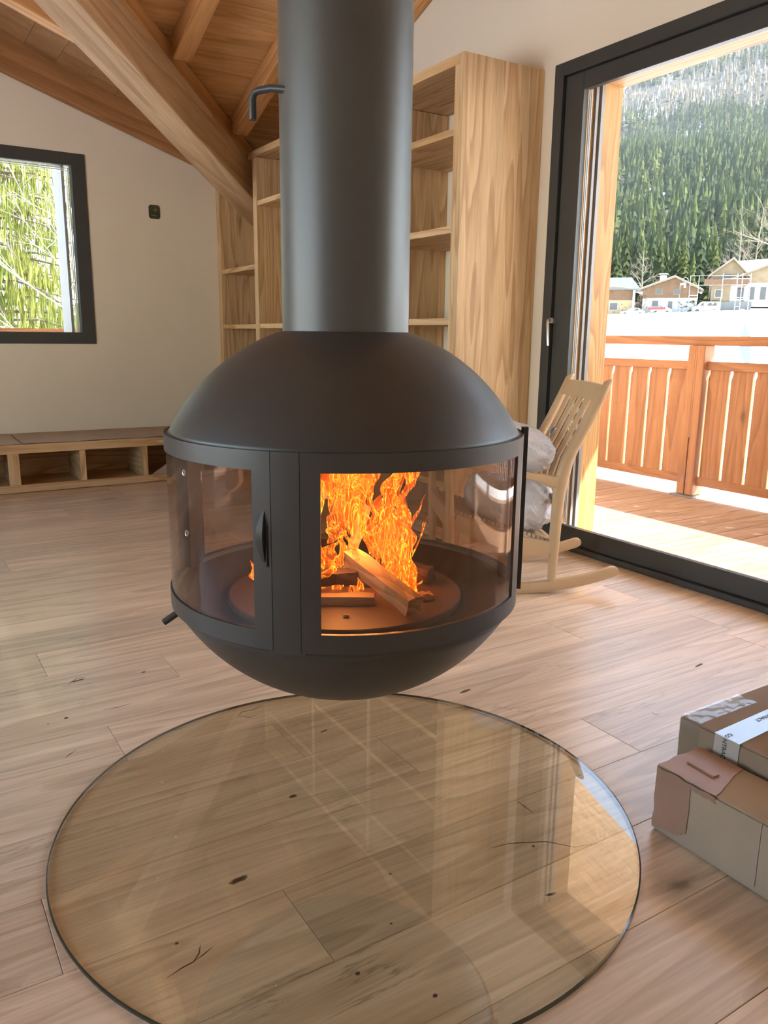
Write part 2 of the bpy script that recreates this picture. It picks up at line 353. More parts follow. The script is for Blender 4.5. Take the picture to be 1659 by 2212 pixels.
# walls
wb_ = MB()   # back wall, window opening x .08..1.806, z 1.242..2.943
x0, x1, z0, z1 = .08, 1.79, 1.258, 2.927
wb_.box(-3.2, 3.95, YW, YW+.35, -.12, z0)
wb_.box(-3.2, x0, YW, YW+.35, z0, z1); wb_.box(x1, 3.95, YW, YW+.35, z0, z1-.3)
wb_.prism([(x1, YW, z1-.3), (3.95, YW, z1-.3), (3.95, YW, 2.87), (3.674, YW, 2.87), (x1, YW, zc(x1, YW))], (0, .35, 0))
wb_.prism([(-3.2, YW, z1), (x1, YW, z1), (x1, YW, zc(x1, YW)), (-.66, YW, 4.44), (-3.2, YW, 4.44)], (0, .35, 0))
wb_.build('wall_back', white_wall, kind='structure')
wr = MB()    # right wall with the wide door opening
DY0, DY1, DZ = -.45, 3.93, 2.95
wr.box(XW, 4.1, DY1, YW, -.12, 2.4)
wr.prism([(XW, DY1, 2.4), (XW, YW, 2.4), (XW, YW, 2.87), (XW, DY1, 4.39)], (.413, 0, 0))
wr.box(XW, 4.1, DY0, DY1, DZ, 4.44); wr.box(XW, 4.1, -2.2, DY0, -.12, 4.44)
wr.build('wall_right', white_wall, kind='structure')
wl = MB()
wl.box(-3.5, -3.2, -2.2, YW, -.12, .5); wl.box(-3.5, -3.2, -2.2, YW, 2.9, 4.44); wl.box(-3.5, -3.2, -2.2, .8, .5, 2.9); wl.box(-3.5, -3.2, 5.6, YW, .5, 2.9)
wl.build('wall_left', white_wall, kind='structure')
MB().box(-3.5, 4.1, -2.5, -2.2, -.12, 4.44).build('wall_front', white_wall, kind='structure')
# left window (outside the frame, lights the room)
w2 = MB()
for a, b in ((.8, .9), (5.5, 5.6), (3.16, 3.24)): w2.box(-3.3, -3.22, a, b, .5, 2.9)
w2.box(-3.3, -3.22, .8, 5.6, .5, .6); w2.box(-3.3, -3.22, .8, 5.6, 2.8, 2.9)
win2 = w2.build('window_2', anthracite, kind='structure')
# back window
wf = MB()
fx0, fx1, fz0, fz1, fw = .06, 1.806, 1.242, 2.943, .125
ya, yb = YW-.012, YW+.10
wf.box(fx1-fw, fx1, ya, yb, fz0, fz1, .003); wf.box(fx0, fx0+fw, ya, yb, fz0, fz1, .003)
wf.box(fx0+fw, fx1-fw, ya, yb, fz0, fz0+.107, .003); wf.box(fx0+fw, fx1-fw, ya, yb, fz1-.107, fz1, .003)
win = wf.build('window_1', anthracite, kind='structure')
gb = MB()
for t_, a, b in ((.0, .016, .024), (0, .034, .04)):
    gb.box(fx1-fw-b, fx1-fw-a, YW+.03, YW+.05, fz0+.107, fz1-.107-a); gb.box(fx0+fw, fx1-fw-a, YW+.03, YW+.05, fz1-.107-b, fz1-.107-a)
gb.build('glazing_bead', plain('bead', (.6, .6, .58), rough=.4), win)
MB().box(fx0+fw-.01, fx1-fw+.0, YW+.055, YW+.075, fz0+.1, fz1-.1).build('pane', glass('window_glass', (.985, .99, .985), gain=.6), win)
MB().box(fx1-fw-.07, fx1-fw-.045, YW+.1, YW+.5, fz0+.05, fz1-.05).build('reveal', plain('pale_reveal', (.22, .2, .185)), win)
MB().box(fx0-.4, fx1+.5, YW+.9, YW+.98, 1.30, 1.385).build('outer_rail', rail_m['X'], win)
# sliding door
df = MB()
xa, xb = XW-.012, XW+.10
oy1, oz1 = 3.955, 2.963
df.box(xa, xb, oy1-.075, oy1, 0, oz1, .004); df.box(xa, xb, DY0-.02, DY0+.055, 0, oz1, .004)
df.box(xa, xb, DY0+.055, oy1-.075, oz1-.075, oz1, .004); df.box(xa-.004, xb, DY0+.055, oy1-.075, 0, .035, .004)
door = df.build('door_1', anthracite, kind='structure')
def sash(y0, y1, x, h=True):
    s_ = MB(); wdt = .148
    s_.box(x, x+.05, y1-wdt, y1, .036, oz1-.076, .006); s_.box(x, x+.05, y0, y0+.12, .036, oz1-.076, .006)
    s_.box(x, x+.05, y0+.12, y1-wdt, .036, .150, .006); s_.box(x, x+.05, y0+.12, y1-wdt, 2.786, oz1-.076, .006)
    o = s_.build('sash', anthracite, door)
    g_ = MB()
    for a in (.0, .014):
        g_.box(x+.052, x+.06, y1-wdt-.006-a, y1-wdt-a, .15, 2.786)
    g_.build('glazing_bead', plain('bead_grey', (.35, .36, .36), rough=.35), o)
    MB().box(x+.02, x+.028, y0+.1, y1-wdt+.01, .14, 2.8).build('pane', MATS['window_glass'], o)
    return o
s1_ = sash(1.70, oy1-.078, XW+.012); s2_ = sash(DY0+.06, 1.80, XW+.066)
hd = MB()
hd.box(XW-.02, XW+.013, 3.848, 3.885, 1.44, 1.475, .004)
hd.tube([(XW-.008, 3.865, 1.458), (XW-.045, 3.865, 1.458), (XW-.05, 3.86, 1.44), (XW-.05, 3.845, 1.30)], [.009, .009, .009, .008], 8)
hd.build('door_handle', chrome, s1_, smooth=True)
# timber reveal of the door opening
t1 = MB().box(XW+.105, 4.1, 3.79, DY1, -.02, 2.94).build('trim_1', post_m, kind='structure')
MB().box(3.855, 3.875, 3.772, 3.79, 0.02, 2.86).build('shutter_track', grey_pl, t1)
MB().box(3.895, 3.92, 3.765, 3.79, 0.02, 2.86).build('shutter_track', grey_pl, t1)
MB().box(XW+.105, 4.1, DY0, 3.79, 2.868, 2.95).build('trim_2', larch['Y'], kind='structure')
# ---------------------------------------------------------------- roof timbers
def strip_beam(name, label, cat, p0, p1, w, h, mat, group=None, parent=None):
    """beam with vertical sides, bottom edge from p0 to p1, cut plumb"""
    p0 = Vector(p0); p1 = Vector(p1); d = (p1-p0); n = Vector((d.y, -d.x, 0)).normalized()*(w/2)
    c = .008; nn = n.normalized()*c
    prof = lambda p: [p-n+Vector((0, 0, c)), p-n+nn, p+n-nn, p+n+Vector((0, 0, c)), p+n+Vector((0, 0, h)), p-n+Vector((0, 0, h))]
    mb = MB().loft([prof(p0), prof(p1)])
    v = mb.v; dd = d.normalized(); Z = Vector((0, 0, 1)); side = n.normalized(); upv = side.cross(dd)
    if upv.z < 0: upv = -upv
    # grain along the beam: local x axis follows it
    Mx = Matrix((dd, upv.cross(dd), upv)).transposed()
    loc = (p0+p1)/2
    inv = Mx.inverted()
    o = obj(name, [inv@(q-loc) for q in v], mb.f, mat)
    o.rotation_euler = Mx.to_euler(); o.location = loc
    if label: tag(o, label, cat, group)
    return o
us = Vector((-1, -1, 0))/2**.5
vb0 = Vector((3.674, 8.126, 2.372)); slope = .256
pt = lambda u, dz=0: vb0+us*u+Vector((0, 0, slope*u+dz))
strip_beam('valley_beam', 'thick diagonal valley beam crossing the top left of the ceiling', 'beam', pt(.22), pt(6.05), .28, .315, wood('grey_beam', (.70, .48, .29), (.64, .42, .235), (.4, .22, .1), 'X', s=.8, rings=9, rough=.6, knots=.55, tint=.02, contrast=.4))
strip_beam('valley_rib', 'narrower timber lying on top of the diagonal valley beam', 'beam', pt(.22, .317), pt(6.0, .317), .2, .178, beam_m['X'])
labs = {0: 'rafter right of the damper handle, behind the flue, on the right roof slope', 1: 'short rafter meeting the valley beam just left of the flue', 2: 'orange rafter meeting the middle of the valley beam', 3: 'rafter high above the valley beam at the ceiling', 4: 'rafter nearest the highest end of the valley beam'}
xs = [2.85, 2.092, 1.335, .578, -.18]
for i, xr in enumerate(xs):
    xm = xr+.071; yv = xm+4.452-.27; ye = 3.8
    strip_beam('rafter', ['rafter meeting the valley beam just left of the black flue pipe', 'orange rafter meeting the middle of the valley beam', 'third rafter from the flue on the right slope, near the top edge', 'fourth rafter from the flue on the right roof slope', 'rafter at the upper end of the valley beam, right slope'][i], 'rafter',
               (xm, yv, 2.692+SL*(8.126-yv)), (xm, ye, 2.692+SL*(8.126-ye)), .142, .17, beam_m['X'], 'rafters of the right roof slope')
strip_beam('edge_rafter', 'edge rafter along the top of the right wall beside the flue', 'rafter', (3.645, 7.75, 2.70+SL*(8.126-7.75)), (3.645, 3.8, 2.70+SL*(8.126-3.8)), .08, .165, beam_m['X'])
for i, yr in enumerate([6.80, 6.04, 5.28, 4.52]):
    xv = yr-4.452-.27
    strip_beam('rafter', ['pale edged rafter running above the window wall at top left', 'second rafter from the window wall, left slope', 'third rafter from the window wall, left slope', 'fourth rafter from the window wall, left slope'][i], 'rafter',
               (xv, yr, 2.692+SL*(3.674-xv)), (-.66, yr, 2.692+SL*(3.674+.66)), .142, .17, beam_m['X'], 'rafters of the left roof slope')
wall_beam_m = wood('wall_beam', (.46, .225, .09), (.40, .19, .07), (.24, .1, .035), 'X', s=.8, rings=8, rough=.65, knots=.5, tint=.12, contrast=.45)
eb = lambda x: 3.523-.335*(x-1.152)
strip_beam('wall_beam', 'lower of the two brown beams along the top of the window wall', 'beam', (3.28, 8.06, eb(3.28)), (-.6, 8.06, eb(-.6)), .12, .27, wall_beam_m)
strip_beam('wall_beam', 'upper of the two brown beams along the top of the window wall', 'beam', (3.28, 8.06, eb(3.28)+.272), (-.6, 8.06, eb(-.6)+.272), .12, .22, wall_beam_m)
# ================================================================== BOOKCASE
FX = 3.059; BX = XW-.002
bc = thing('bookcase', 'tall pale larch bookcase built against the right wall, partly behind the flue', 'bookcase', (FX+.3, 6.0, 0))
MB().box(FX, BX, 4.055, 4.095, 0, 2.962).build('side_panel', larch_panel, bc)
MB().box(FX, FX+.03, 4.096, 4.136, .002, 2.903).build('front_stile', larch['Z'], bc)
MB().box(FX-.001, BX, 4.0958, 7.27, 2.904, 2.961, .002).build('top_board', larch['Y'], bc)
for y0, y1 in ((5.04, 5.095), (6.03, 6.085), (7.095, 7.18)):
    MB().box(FX, BX, y0, y1, 0, 2.90, .002).build('divider', larch_panel, bc)
MB().prism([(FX, 8.03, 0), (BX-.01, 8.03, 0), (BX-.01, 8.03, 2.40), (3.42, 8.03, 2.40), (3.36, 8.03, 2.72), (FX, 8.03, 2.80)], (0, YW-.003-8.03, 0)).build('side_panel', larch_panel, bc)
bays = [((4.097, 5.038), (2.566, 2.013, 1.463, .91, .42)), ((5.097, 6.028), (2.55, 2.0, 1.455, .91, .42)), ((6.087, 7.093), (2.53, 1.98, 1.447, .91, .42)[:1]+(1.447, .91, .42)), ((7.182, 8.028), (1.985, 1.444, .91, .42))]
for (y0, y1), zs in bays:
    for z in zs: MB().box(FX+.004, BX, y0, y1, z-.042, z, .0015).build('shelf', larch['Y'], bc)
    MB().box(FX+.02, BX, y0, y1, .02, .10).build('plinth', larch['Y'], bc)
MB().box(FX+.12, FX+.16, 5.02, 5.039, 1.835, 1.85, .004).build('shelf_peg', larch['Y'], bc)
MB().box(FX+.12, FX+.15, 5.02, 5.039, 1.515, 1.53, .004).build('shelf_peg', larch['Y'], bc)
# ================================================================== LOW BENCH
YF = 7.30
bn = thing('storage_bench', 'long low larch bench with open cubbies under the window', 'bench', (1.0, 7.7, 0))
MB().box(-2.2, 3.05, YF, YF+.03, .338, .415, .002).build('top_rail', larch['X'], bn)
MB().box(-2.2, 3.05, YF, YF+.03, .004, .068, .002).build('bottom_rail', larch['X'], bn)
MB().box(-2.2, 3.05, YF+.031, YW-.003, .392, .415).build('seat_board', larch['X'], bn)
MB().box(-2.2, 3.05, YF+.031, YW-.1, .02, .045).build('cubby_floor', larch['X'], bn)
MB().box(-2.2, 3.05, YF+.62, YF+.64, .046, .391).build('back_panel', larch['X'], bn)
for a, b in ((.84, .93), (1.42, 1.47), (1.965, 2.015), (2.5, 2.55), (.3, .35), (-.25, -.2), (-.8, -.75), (-1.4, -1.35), (3.0, 3.05), (-2.2, -2.15)):
    MB().box(a, b, YF+.002, YF+.03, .069, .337, .002).build('divider', larch['Z'], bn)
    MB().box((a+b)/2-.01, (a+b)/2+.01, YF+.032, YF+.618, .046, .391).build('divider', larch['Y'], bn)
def cardsheet(x0, x1, y0, y1, lift, label, seed):
    rn = random.Random(seed); nx, ny = 24, 6; v = []; f = []
    for k in (0, 1):
        for j in range(ny+1):
            for i in range(nx+1):
                X_ = x0+(x1-x0)*i/nx; Y_ = y0+(y1-y0)*j/ny
                z = .418+lift*max(0, (i/nx-.75))*4*(j/ny)+.0025*(1+math.sin(i*.9+seed)*math.cos(j*1.3))+.004*k
                v.append((X_, Y_+.006*math.sin(i*.7), z))
    n = (nx+1)*(ny+1)
    for j in range(ny):
        for i in range(nx):
            a = j*(nx+1)+i; f += [(a, a+1, a+nx+2, a+nx+1), (n+a, n+a+nx+1, n+a+nx+2, n+a+1)]
    for i in range(nx):
        f += [(i, n+i, n+i+1, i+1)]; a = ny*(nx+1)+i; f += [(a, a+1, n+a+1, n+a)]
    for j in range(ny):
        a = j*(nx+1); f += [(a, a+nx+1, n+a+nx+1, n+a)]; a += nx; f += [(a, n+a, n+a+nx+1, a+nx+1)]
    o = obj('cardboard_sheet', v, f, cardboard, origin=((x0+x1)/2, (y0+y1)/2, .418), smooth=True)
    tag(o, label, 'cardboard')
cardsheet(.97, 2.95, YF-.004, YW-.06, .012, 'long flat cardboard sheet on the bench reaching behind the fireplace', 1)
cardsheet(-.9, .95, YF+.01, YW-.07, .004, 'flat cardboard sheet on the far left end of the bench', 4)
kp = MB().prism([(2.03, YF+.06, .07), (2.46, YF+.02, .07), (2.46, YF+.05, .33)], (0, .012, 0)).build('kraft_sheet', cardboard, None)
tag(kp, 'folded kraft cardboard offcut standing in the rightmost visible cubby', 'cardboard')
kp.location.z = .0455
# ================================================================== SOCKET BOX
sk = thing('wall_box', 'dark round-cornered recessed wiring box in the white wall right of the window', 'wiring box', (2.43, YW, 2.499))
ring = [(2.43+.055*max(-1, min(1, 1.25*math.cos(t))), YW-.004, 2.499+.063*max(-1, min(1, 1.25*math.sin(t)))) for t in [2*math.pi*i/32 for i in range(32)]]
MB().prism(ring, (0, .0035, 0)).build('back_box', plain('box_dark', (.045, .05, .03), rough=.5), sk)
for a, b, r_ in ((2.44, 2.515, .016), (2.425, 2.465, .02)):
    MB().prism([(a+r_*math.cos(t)*1.2, YW-.010, b+r_*math.sin(t)*(1 if r_ < .018 else .35)) for t in [2*math.pi*i/16 for i in range(16)]], (0, .0055, 0)).build('wire_end' if r_ < .018 else 'terminal_strip', plain('box_olive', (.16, .17, .05), rough=.5), sk)
# ================================================================== HANGING FIREPLACE
AX, AY = 1.003, 1.787
dn = math.hypot(AX, AY); f2 = Vector((AX/dn, AY/dn, 0)); s2 = Vector((f2.y, -f2.x, 0))
def pol(th, r_, z):      # th in degrees, 0 faces the viewer, positive to the right
    t = R(th); p = Vector((AX, AY, z))-f2*(r_*math.cos(t))+s2*(r_*math.sin(t)); return p
RB = .4535
fp = thing('suspended_fireplace', 'round black steel fireplace with curved glass hanging from the ceiling', 'fireplace', (AX, AY, .415))
MB().lathe([(.1575, 1.352), (.1575, 4.438), (.153, 4.438), (.153, 1.352)], (AX, AY), closed=True).build('flue_pipe', flue_m, fp, smooth=True)
dome = []
zc_, Rs = .889, .497
for i in range(25):
    z = 1.113+(1.357-1.113)*i/24; dome.append((math.sqrt(Rs**2-(z-zc_)**2), z))
dome += [(.16, 1.3585), (.152, 1.357)]
inner = [(max(.14, r_-.008), z-.006) for r_, z in dome[:25]][::-1]
MB().lathe(dome+inner, (AX, AY), n=128, closed=True).build('dome', steel, fp, smooth='all')
MB().lathe([(.446, 1.080), (.4485, 1.115), (.440, 1.1155), (.436, 1.08)], (AX, AY), n=128, closed=True).build('upper_ring', steel, fp, smooth=True)
MB().lathe([(.447, .724), (.4495, .684), (.445, .676), (.430, .68), (.43, .712), (.438, .724)], (AX, AY), n=128, closed=True).build('lower_ring', steel, fp, smooth=True)
zb = .415; H_ = .684-zb; Rb = (.447**2+H_**2)/(2*H_); bp_ = []
for i in range(25):
    r_ = .447*i/24; bp_.append((max(r_, .0005), zb+Rb-math.sqrt(Rb*Rb-r_*r_)))
MB().lathe(bp_+[(max(.0005, r_-.006), z+.008) for r_, z in bp_][::-1], (AX, AY), n=128).build('bowl', steel, fp, smooth='all')
MB().lathe([(.0005, .660), (.313, .660), (.318, .664), (.335, .664), (.36, .674), (.43, .714), (.43, .706), (.36, .66), (.31, .652), (.0005, .652)], (AX, AY), n=96).build('hearth_basin', inner_steel, fp, smooth=True)
MB().lathe([(.0005, .684), (.307, .684), (.31, .681), (.31, .668), (.0005, .668)], (AX, AY), n=96).build('hearth_plate', plain('hearth_plate', (.13, .065, .04), rough=.45, var=.22, scale=7), fp, smooth=True)
def arc(mb, t0, t1, r0, r1, z0, z1, n=None):
    n = n or max(2, int(abs(t1-t0)/2.5)); rings = []
    for i in range(n+1):
        t = t0+(t1-t0)*i/n; rings.append([pol(t, r0, z0), pol(t, r1, z0), pol(t, r1, z1), pol(t, r0, z1)])
    return mb.loft(rings)
fire_glass = glass('fireplace_glass', (.87, .79, .73), f0=.045, gain=1.0, haze=.10)
posts = (-16, 74, 164, 254)
for c in posts:
    mb = MB(); arc(mb, c-5.2, c+5.2, .432, .4500, .676, 1.114); mb.build('post', steel, fp, smooth=True)
for i, c in enumerate(posts):
    a, b = c+4.12, c+90-4.12
    mb = MB(); arc(fl := MB(), c-3.95, c+3.95, .4502, RB, .6835, 1.1165); fl.build('post_cover', steel, fp, smooth=True)
    arc(mb, a, b, .4502, RB, 1.0755, 1.1165); arc(mb, a, b, .4502, RB, .6835, .726)
    arc(mb, a, a+5.4, .4502, RB, .726, 1.0755); arc(mb, b-5.4, b, .4502, RB, .726, 1.0755)
    d_ = mb.build('door_frame', steel, fp, smooth=True)
    g = MB(); arc(g, a+.5, b-.5, .4455, .4495, .727, 1.079); g.build('glass', fire_glass, d_, smooth=True)
    if i == 3:   # door on the left: handle and two clamp rings
        h = MB(); arc(h, b-4.2, b-1.0, RB, RB+.012, .875, .995)
        t_ = b-2.3
        h = MB().loft([[pol(t_-1.5*math.sin(math.pi*k/10)*1.0, RB+.001, .88+.11*k/10), pol(t_+.5, RB+.001, .88+.11*k/10), pol(t_+.5, RB+.011*math.sin(math.pi*k/10)+.001, .88+.11*k/10), pol(t_-1.5*math.sin(math.pi*k/10), RB+.011*math.sin(math.pi*k/10)+.001, .88+.11*k/10)] for k in range(11)])
        h.build('door_handle', steel, d_, smooth=True)
        h = MB(); arc(h, t_+.9, t_+1.3, RB, RB+.003, .87, .96); h.build('handle_slot', plain('slot', (.01, .01, .01)), d_)
        for zz in (1.045, .905):
            tt = 306.5
            rg = [pol(tt+.75*math.cos(w_), .4502, zz+.0062*math.sin(w_)) for w_ in [2*math.pi*q/14 for q in range(15)]]
            MB().tube(rg, .0016, 6, cap=False).build('clamp_ring', chrome, d_, smooth=True)
mb = MB(); arc(mb, 83.0, 85.6, .4505, .4665, .700, 1.128, 2); mb.build('sliding_rail', plain('rail_dark', (.03, .028, .028), rough=.4), fp)
dh = pol(-62, .150, 1.893); dl = pol(-78, .205, 1.897)
MB().tube([dh, dh.lerp(dl, .55)+Vector((0, 0, .004)), dl+Vector((0, 0, 0)), dl+(dl-dh).normalized()*.012+Vector((0, 0, -.006)), dl+(dl-dh).normalized()*.016+Vector((0, 0, -.018)), dl+(dl-dh).normalized()*.016+Vector((0, 0, -.062))], .0085, 12).build('damper_handle', plain('handle_steel', (.05, .05, .052), rough=.35), fp, smooth=True)
MB().tube([pol(-80, .425, .655), pol(-80, .475, .622)], .009, 10).build('air_lever', steel, fp, smooth=True)
# ---------------------------------------------------------------- firewood
char = plain('charred_wood', (.10, .05, .03), rough=.8, var=.5, scale=18, bump=.3)
fw_m = wood('firewood', (.62, .42, .26), (.52, .33, .19), (.3, .15, .07), 'X', s=2, rings=12, rough=.7, knots=0, tint=.05)
def log(name, p0, p1, w, h, mat, label, roll_=0., rough_=.003, seed=0, cat='log', group=None):
    rn = random.Random(seed); p0 = Vector(p0); p1 = Vector(p1); d = (p1-p0).normalized()
    a = d.cross(Vector((0, 0, 1))).normalized(); b = a.cross(d).normalized()
    a, b = a*math.cos(roll_)+b*math.sin(roll_), b*math.cos(roll_)-a*math.sin(roll_)
    Mx = Matrix((d, -a, b)).transposed()
    if Mx.determinant() < 0: Mx = Matrix((d, a, b)).transposed()
    Ln = (p1-p0).length; rings = []
    for i in range(7):
        x_ = -Ln/2+Ln*i/6; rg = []
        for (u, v_) in ((-1, -1), (0, -1.05), (1, -.95), (1.05, 0), (.95, 1), (0, 1), (-1, .95), (-1.04, 0)):
            rg.append(Vector((x_+(rn.uniform(-.004, .004) if i in (0, 6) else 0), u*w/2+rn.uniform(-rough_, rough_), v_*h/2+rn.uniform(-rough_, rough_))))
        rings.append(rg)
    mb = MB().loft(rings)
    o = obj(name, mb.v, mb.f, mat); o.location = (p0+p1)/2; o.rotation_euler = Mx.to_euler()
    tag(o, label, cat, group); return o
def fpos(s_, t_, z): return Vector((AX, AY, z))+s2*s_+f2*t_
log('firewood_log', fpos(.168, -.215, .7085), fpos(.015, -.01, .775), .046, .042, fw_m, 'square-cut pale log leaning out of the flames towards the glass', .12, seed=1)
log('firewood_log', fpos(-.20, -.125, .697), fpos(.075, -.12, .697), .036, .024, fw_m, 'flat pale split log lying at the bottom left of the fire', seed=2)
log('firewood_log', fpos(.07, .16, .715), fpos(.235, .035, .712), .04, .036, char, 'dark charred log with a pale end behind the flames on the right', seed=3)
log('firewood_log', fpos(-.16, .08, .708), fpos(.10, .03, .708), .05, .04, char, 'blackened log lying across the middle of the fire', seed=4)
log('firewood_log', fpos(-.13, -.05, .73), fpos(.03, -.06, .735), .04, .034, char, 'charred log piece lying on the flat pale log', seed=5)
log('firewood_log', fpos(.01, .06, .745), fpos(.055, .07, .905), .045, .02, fw_m, 'pale upright board standing in for a reflection in the middle of the flames', seed=6)  # pale board added in place of a reflection on the fireplace glass
log('wood_chip', fpos(.195, -.10, .695), fpos(.225, -.095, .695), .026, .018, fw_m, 'small pale block right of the leaning log', seed=8, cat='wood chip')
log('wood_chip', fpos(-.005, -.22, .6875), fpos(.008, -.222, .6875), .008, .006, fw_m, 'tiny wood chip on the hearth plate in front of the fire', seed=9, cat='wood chip', rough_=.0008)
# ---------------------------------------------------------------- flames
fm, nt, out = newmat('flame')
at_ = N(nt, 'ShaderNodeAttribute', attribute_name='heat'); tcn = N(nt, 'ShaderNodeTexCoord')
mpf = N(nt, 'ShaderNodeMapping'); mpf.inputs['Scale'].default_value = (22, 22, 5); L(nt, tcn.outputs['Object'], mpf.inputs[0])
nf = N(nt, 'ShaderNodeTexNoise'); nf.inputs['Scale'].default_value = 1.0; nf.inputs['Detail'].default_value = 2; nf.inputs['Distortion'].default_value = 1.4; L(nt, mpf.outputs[0], nf.inputs['Vector'])
m1 = N(nt, 'ShaderNodeMath', operation='MULTIPLY'); m1.inputs[1].default_value = 7; L(nt, nf.outputs['Fac'], m1.inputs[0])
m2 = N(nt, 'ShaderNodeMath', operation='PINGPONG'); m2.inputs[1].default_value = .5; L(nt, m1.outputs[0], m2.inputs[0])
fil = ramp(nt, [(0, (1, 1, 1)), (.10, (.25, .25, .25)), (.3, (0, 0, 0))]); L(nt, m2.outputs[0], fil.inputs[0])
lw = N(nt, 'ShaderNodeLayerWeight'); lw.inputs[0].default_value = .35
cr = ramp(nt, [(0, (1, .12, .007)), (.38, (1, .19, .010)), (.66, (1, .40, .025)), (.9, (1, .68, .09))])
mxa = N(nt, 'ShaderNodeMath', operation='MULTIPLY_ADD'); mxa.inputs[1].default_value = .75; L(nt, fil.outputs[0], mxa.inputs[0])
pf = N(nt, 'ShaderNodeMath', operation='POWER'); pf.inputs[1].default_value = 2.5; L(nt, lw.outputs['Facing'], pf.inputs[0])
pg = N(nt, 'ShaderNodeMath', operation='MULTIPLY_ADD'); pg.inputs[1].default_value = .45; L(nt, pf.outputs[0], pg.inputs[0]); L(nt, at_.outputs['Fac'], pg.inputs[2]); L(nt, pg.outputs[0], mxa.inputs[2])
L(nt, mxa.outputs[0], cr.inputs[0])
em = N(nt, 'ShaderNodeEmission'); L(nt, cr.outputs[0], em.inputs[0])
ms = N(nt, 'ShaderNodeMath', operation='MULTIPLY_ADD'); ms.inputs[1].default_value = 1.1; ms.inputs[2].default_value = .42; L(nt, mxa.outputs[0], ms.inputs[0]); L(nt, ms.outputs[0], em.inputs[1])
trf = N(nt, 'ShaderNodeBsdfTransparent')
al = N(nt, 'ShaderNodeMath', operation='MULTIPLY_ADD'); al.inputs[1].default_value = .5; al.inputs[2].default_value = .26; al.use_clamp = True; L(nt, mxa.outputs[0], al.inputs[0])
mixf = N(nt, 'ShaderNodeMixShader'); L(nt, al.outputs[0], mixf.inputs[0]); L(nt, trf.outputs[0], mixf.inputs[1]); L(nt, em.outputs[0], mixf.inputs[2])
L(nt, mixf.outputs[0], out.inputs[0])
FV, FF, FH = [], [], []
def tongue(x0, y0, x1, y1, wpx, heat, wav=.5, depth=None, seed=0, n=22):
    """flame tongue between two spots given by how they sit in the fire (photo px at the hearth axis)"""
    rn = random.Random(seed*13+5); dp = rn.uniform(-.07, .07) if depth is None else depth
    k = 6; base = len(FV)
    ph = rn.uniform(0, 6.28); fr = rn.uniform(1.0, 1.9)
    for i in range(n+1):
        t = i/n
        x_ = x0+(x1-x0)*t+wpx*wav*math.sin(ph+t*6.28*fr)*t*(1.1-.3*t)
        y_ = y0+(y1-y0)*t
        w_ = 1.2*wpx*(max(0, math.sin(math.pi*min(1, t*.93+.07)))**.8)*(1-t*.45)*(1+.25*math.sin(ph*2+t*11))
        s_ = (x_-746)/838; z = .996-(y_-1025)/788; wm = max(.0006, w_/2/838)
        for j in range(k):
            a = 2*math.pi*j/k+.4*math.sin(t*3+ph)
            FV.append(fpos(s_+wm*math.cos(a), dp+wm*.45*math.sin(a)+.012*math.sin(t*5+ph), z)); FH.append(heat*(1.05-.55*t)+.12*math.sin(t*9+ph))
    for i in range(n):
        for j in range(k): FF.append((base+i*k+j, base+i*k+(j+1) % k, base+(i+1)*k+(j+1) % k, base+(i+1)*k+j))
TG = [(720, 1110, 712, 960, 44, .3), (745, 1130, 748, 950, 50, .45), (770, 1150, 790, 960, 40, .35), (705, 1060, 700, 960, 30, .4), (762, 1080, 752, 975, 16, .95), (790, 1110, 772, 990, 16, .85),
      (810, 1200, 765, 1040, 26, .8), (838, 1215, 800, 1085, 24, .95), (812, 1180, 835, 1060, 46, .2), (850, 1190, 848, 1070, 52, .22), (872, 1215, 866, 1090, 46, .25), (838, 1120, 850, 1000, 30, .2), (858, 1095, 862, 985, 22, .15),
      (890, 1050, 893, 985, 22, .1), (880, 1245, 862, 1130, 34, .45), (905, 1285, 868, 1170, 26, .85), (915, 1320, 885, 1215, 22, .9), (895, 1300, 912, 1250, 20, .6), (870, 1265, 845, 1160, 26, .9), (845, 1235, 822, 1120, 20, 1.0),
      (705, 1300, 718, 1215, 26, .45), (735, 1300, 765, 1235, 22, .6), (715, 1305, 760, 1280, 16, .7), (760, 1300, 775, 1230, 20, .55), (790, 1290, 755, 1225, 16, .6), (700, 1240, 722, 1175, 34, .15), (712, 1160, 745, 1110, 36, .2), (732, 1230, 738, 1170, 22, .35),
      (800, 1310, 812, 1260, 12, .5), (780, 1215, 760, 1150, 14, .7), (826, 1150, 790, 1050, 12, 1.0), (896, 1190, 888, 1140, 14, .5), (880, 1160, 915, 1095, 5, .4), (895, 1190, 930, 1110, 3, .4),
      (920, 1322, 900, 1275, 18, .7), (790, 1060, 800, 985, 26, .3), (730, 1040, 722, 950, 40, .5), (640, 1290, 650, 1120, 60, .2), (600, 1280, 610, 1150, 50, .25), (548, 1235, 545, 1195, 14, .6), (550, 1265, 547, 1238, 8, .5), (670, 1250, 676, 1020, 60, .3),
      (860, 1140, 880, 1050, 18, .35), (822, 1230, 800, 1150, 16, .8), (850, 1265, 830, 1200, 14, .9), (758, 1110, 740, 1010, 20, .85)]
for i, t in enumerate(TG): tongue(*t, wav=.45, seed=i)
rj = random.Random(77)
for i, t in enumerate(TG[:37]):
    jx, jy = rj.uniform(-16, 16), rj.uniform(-18, 18)
    tongue(t[0]+jx, t[1]+jy, t[2]+jx*1.6, t[3]+jy-10, t[4]*rj.uniform(.4, 1.1), min(1, t[5]+rj.uniform(-.1, .45)), wav=.6, seed=100+i)
fo = obj('fire', FV, FF, fm, smooth='all', origin=(AX, AY, .69), kind='stuff')
at = fo.data.attributes.new('heat', 'FLOAT', 'POINT'); at.data.foreach_set('value', FH)
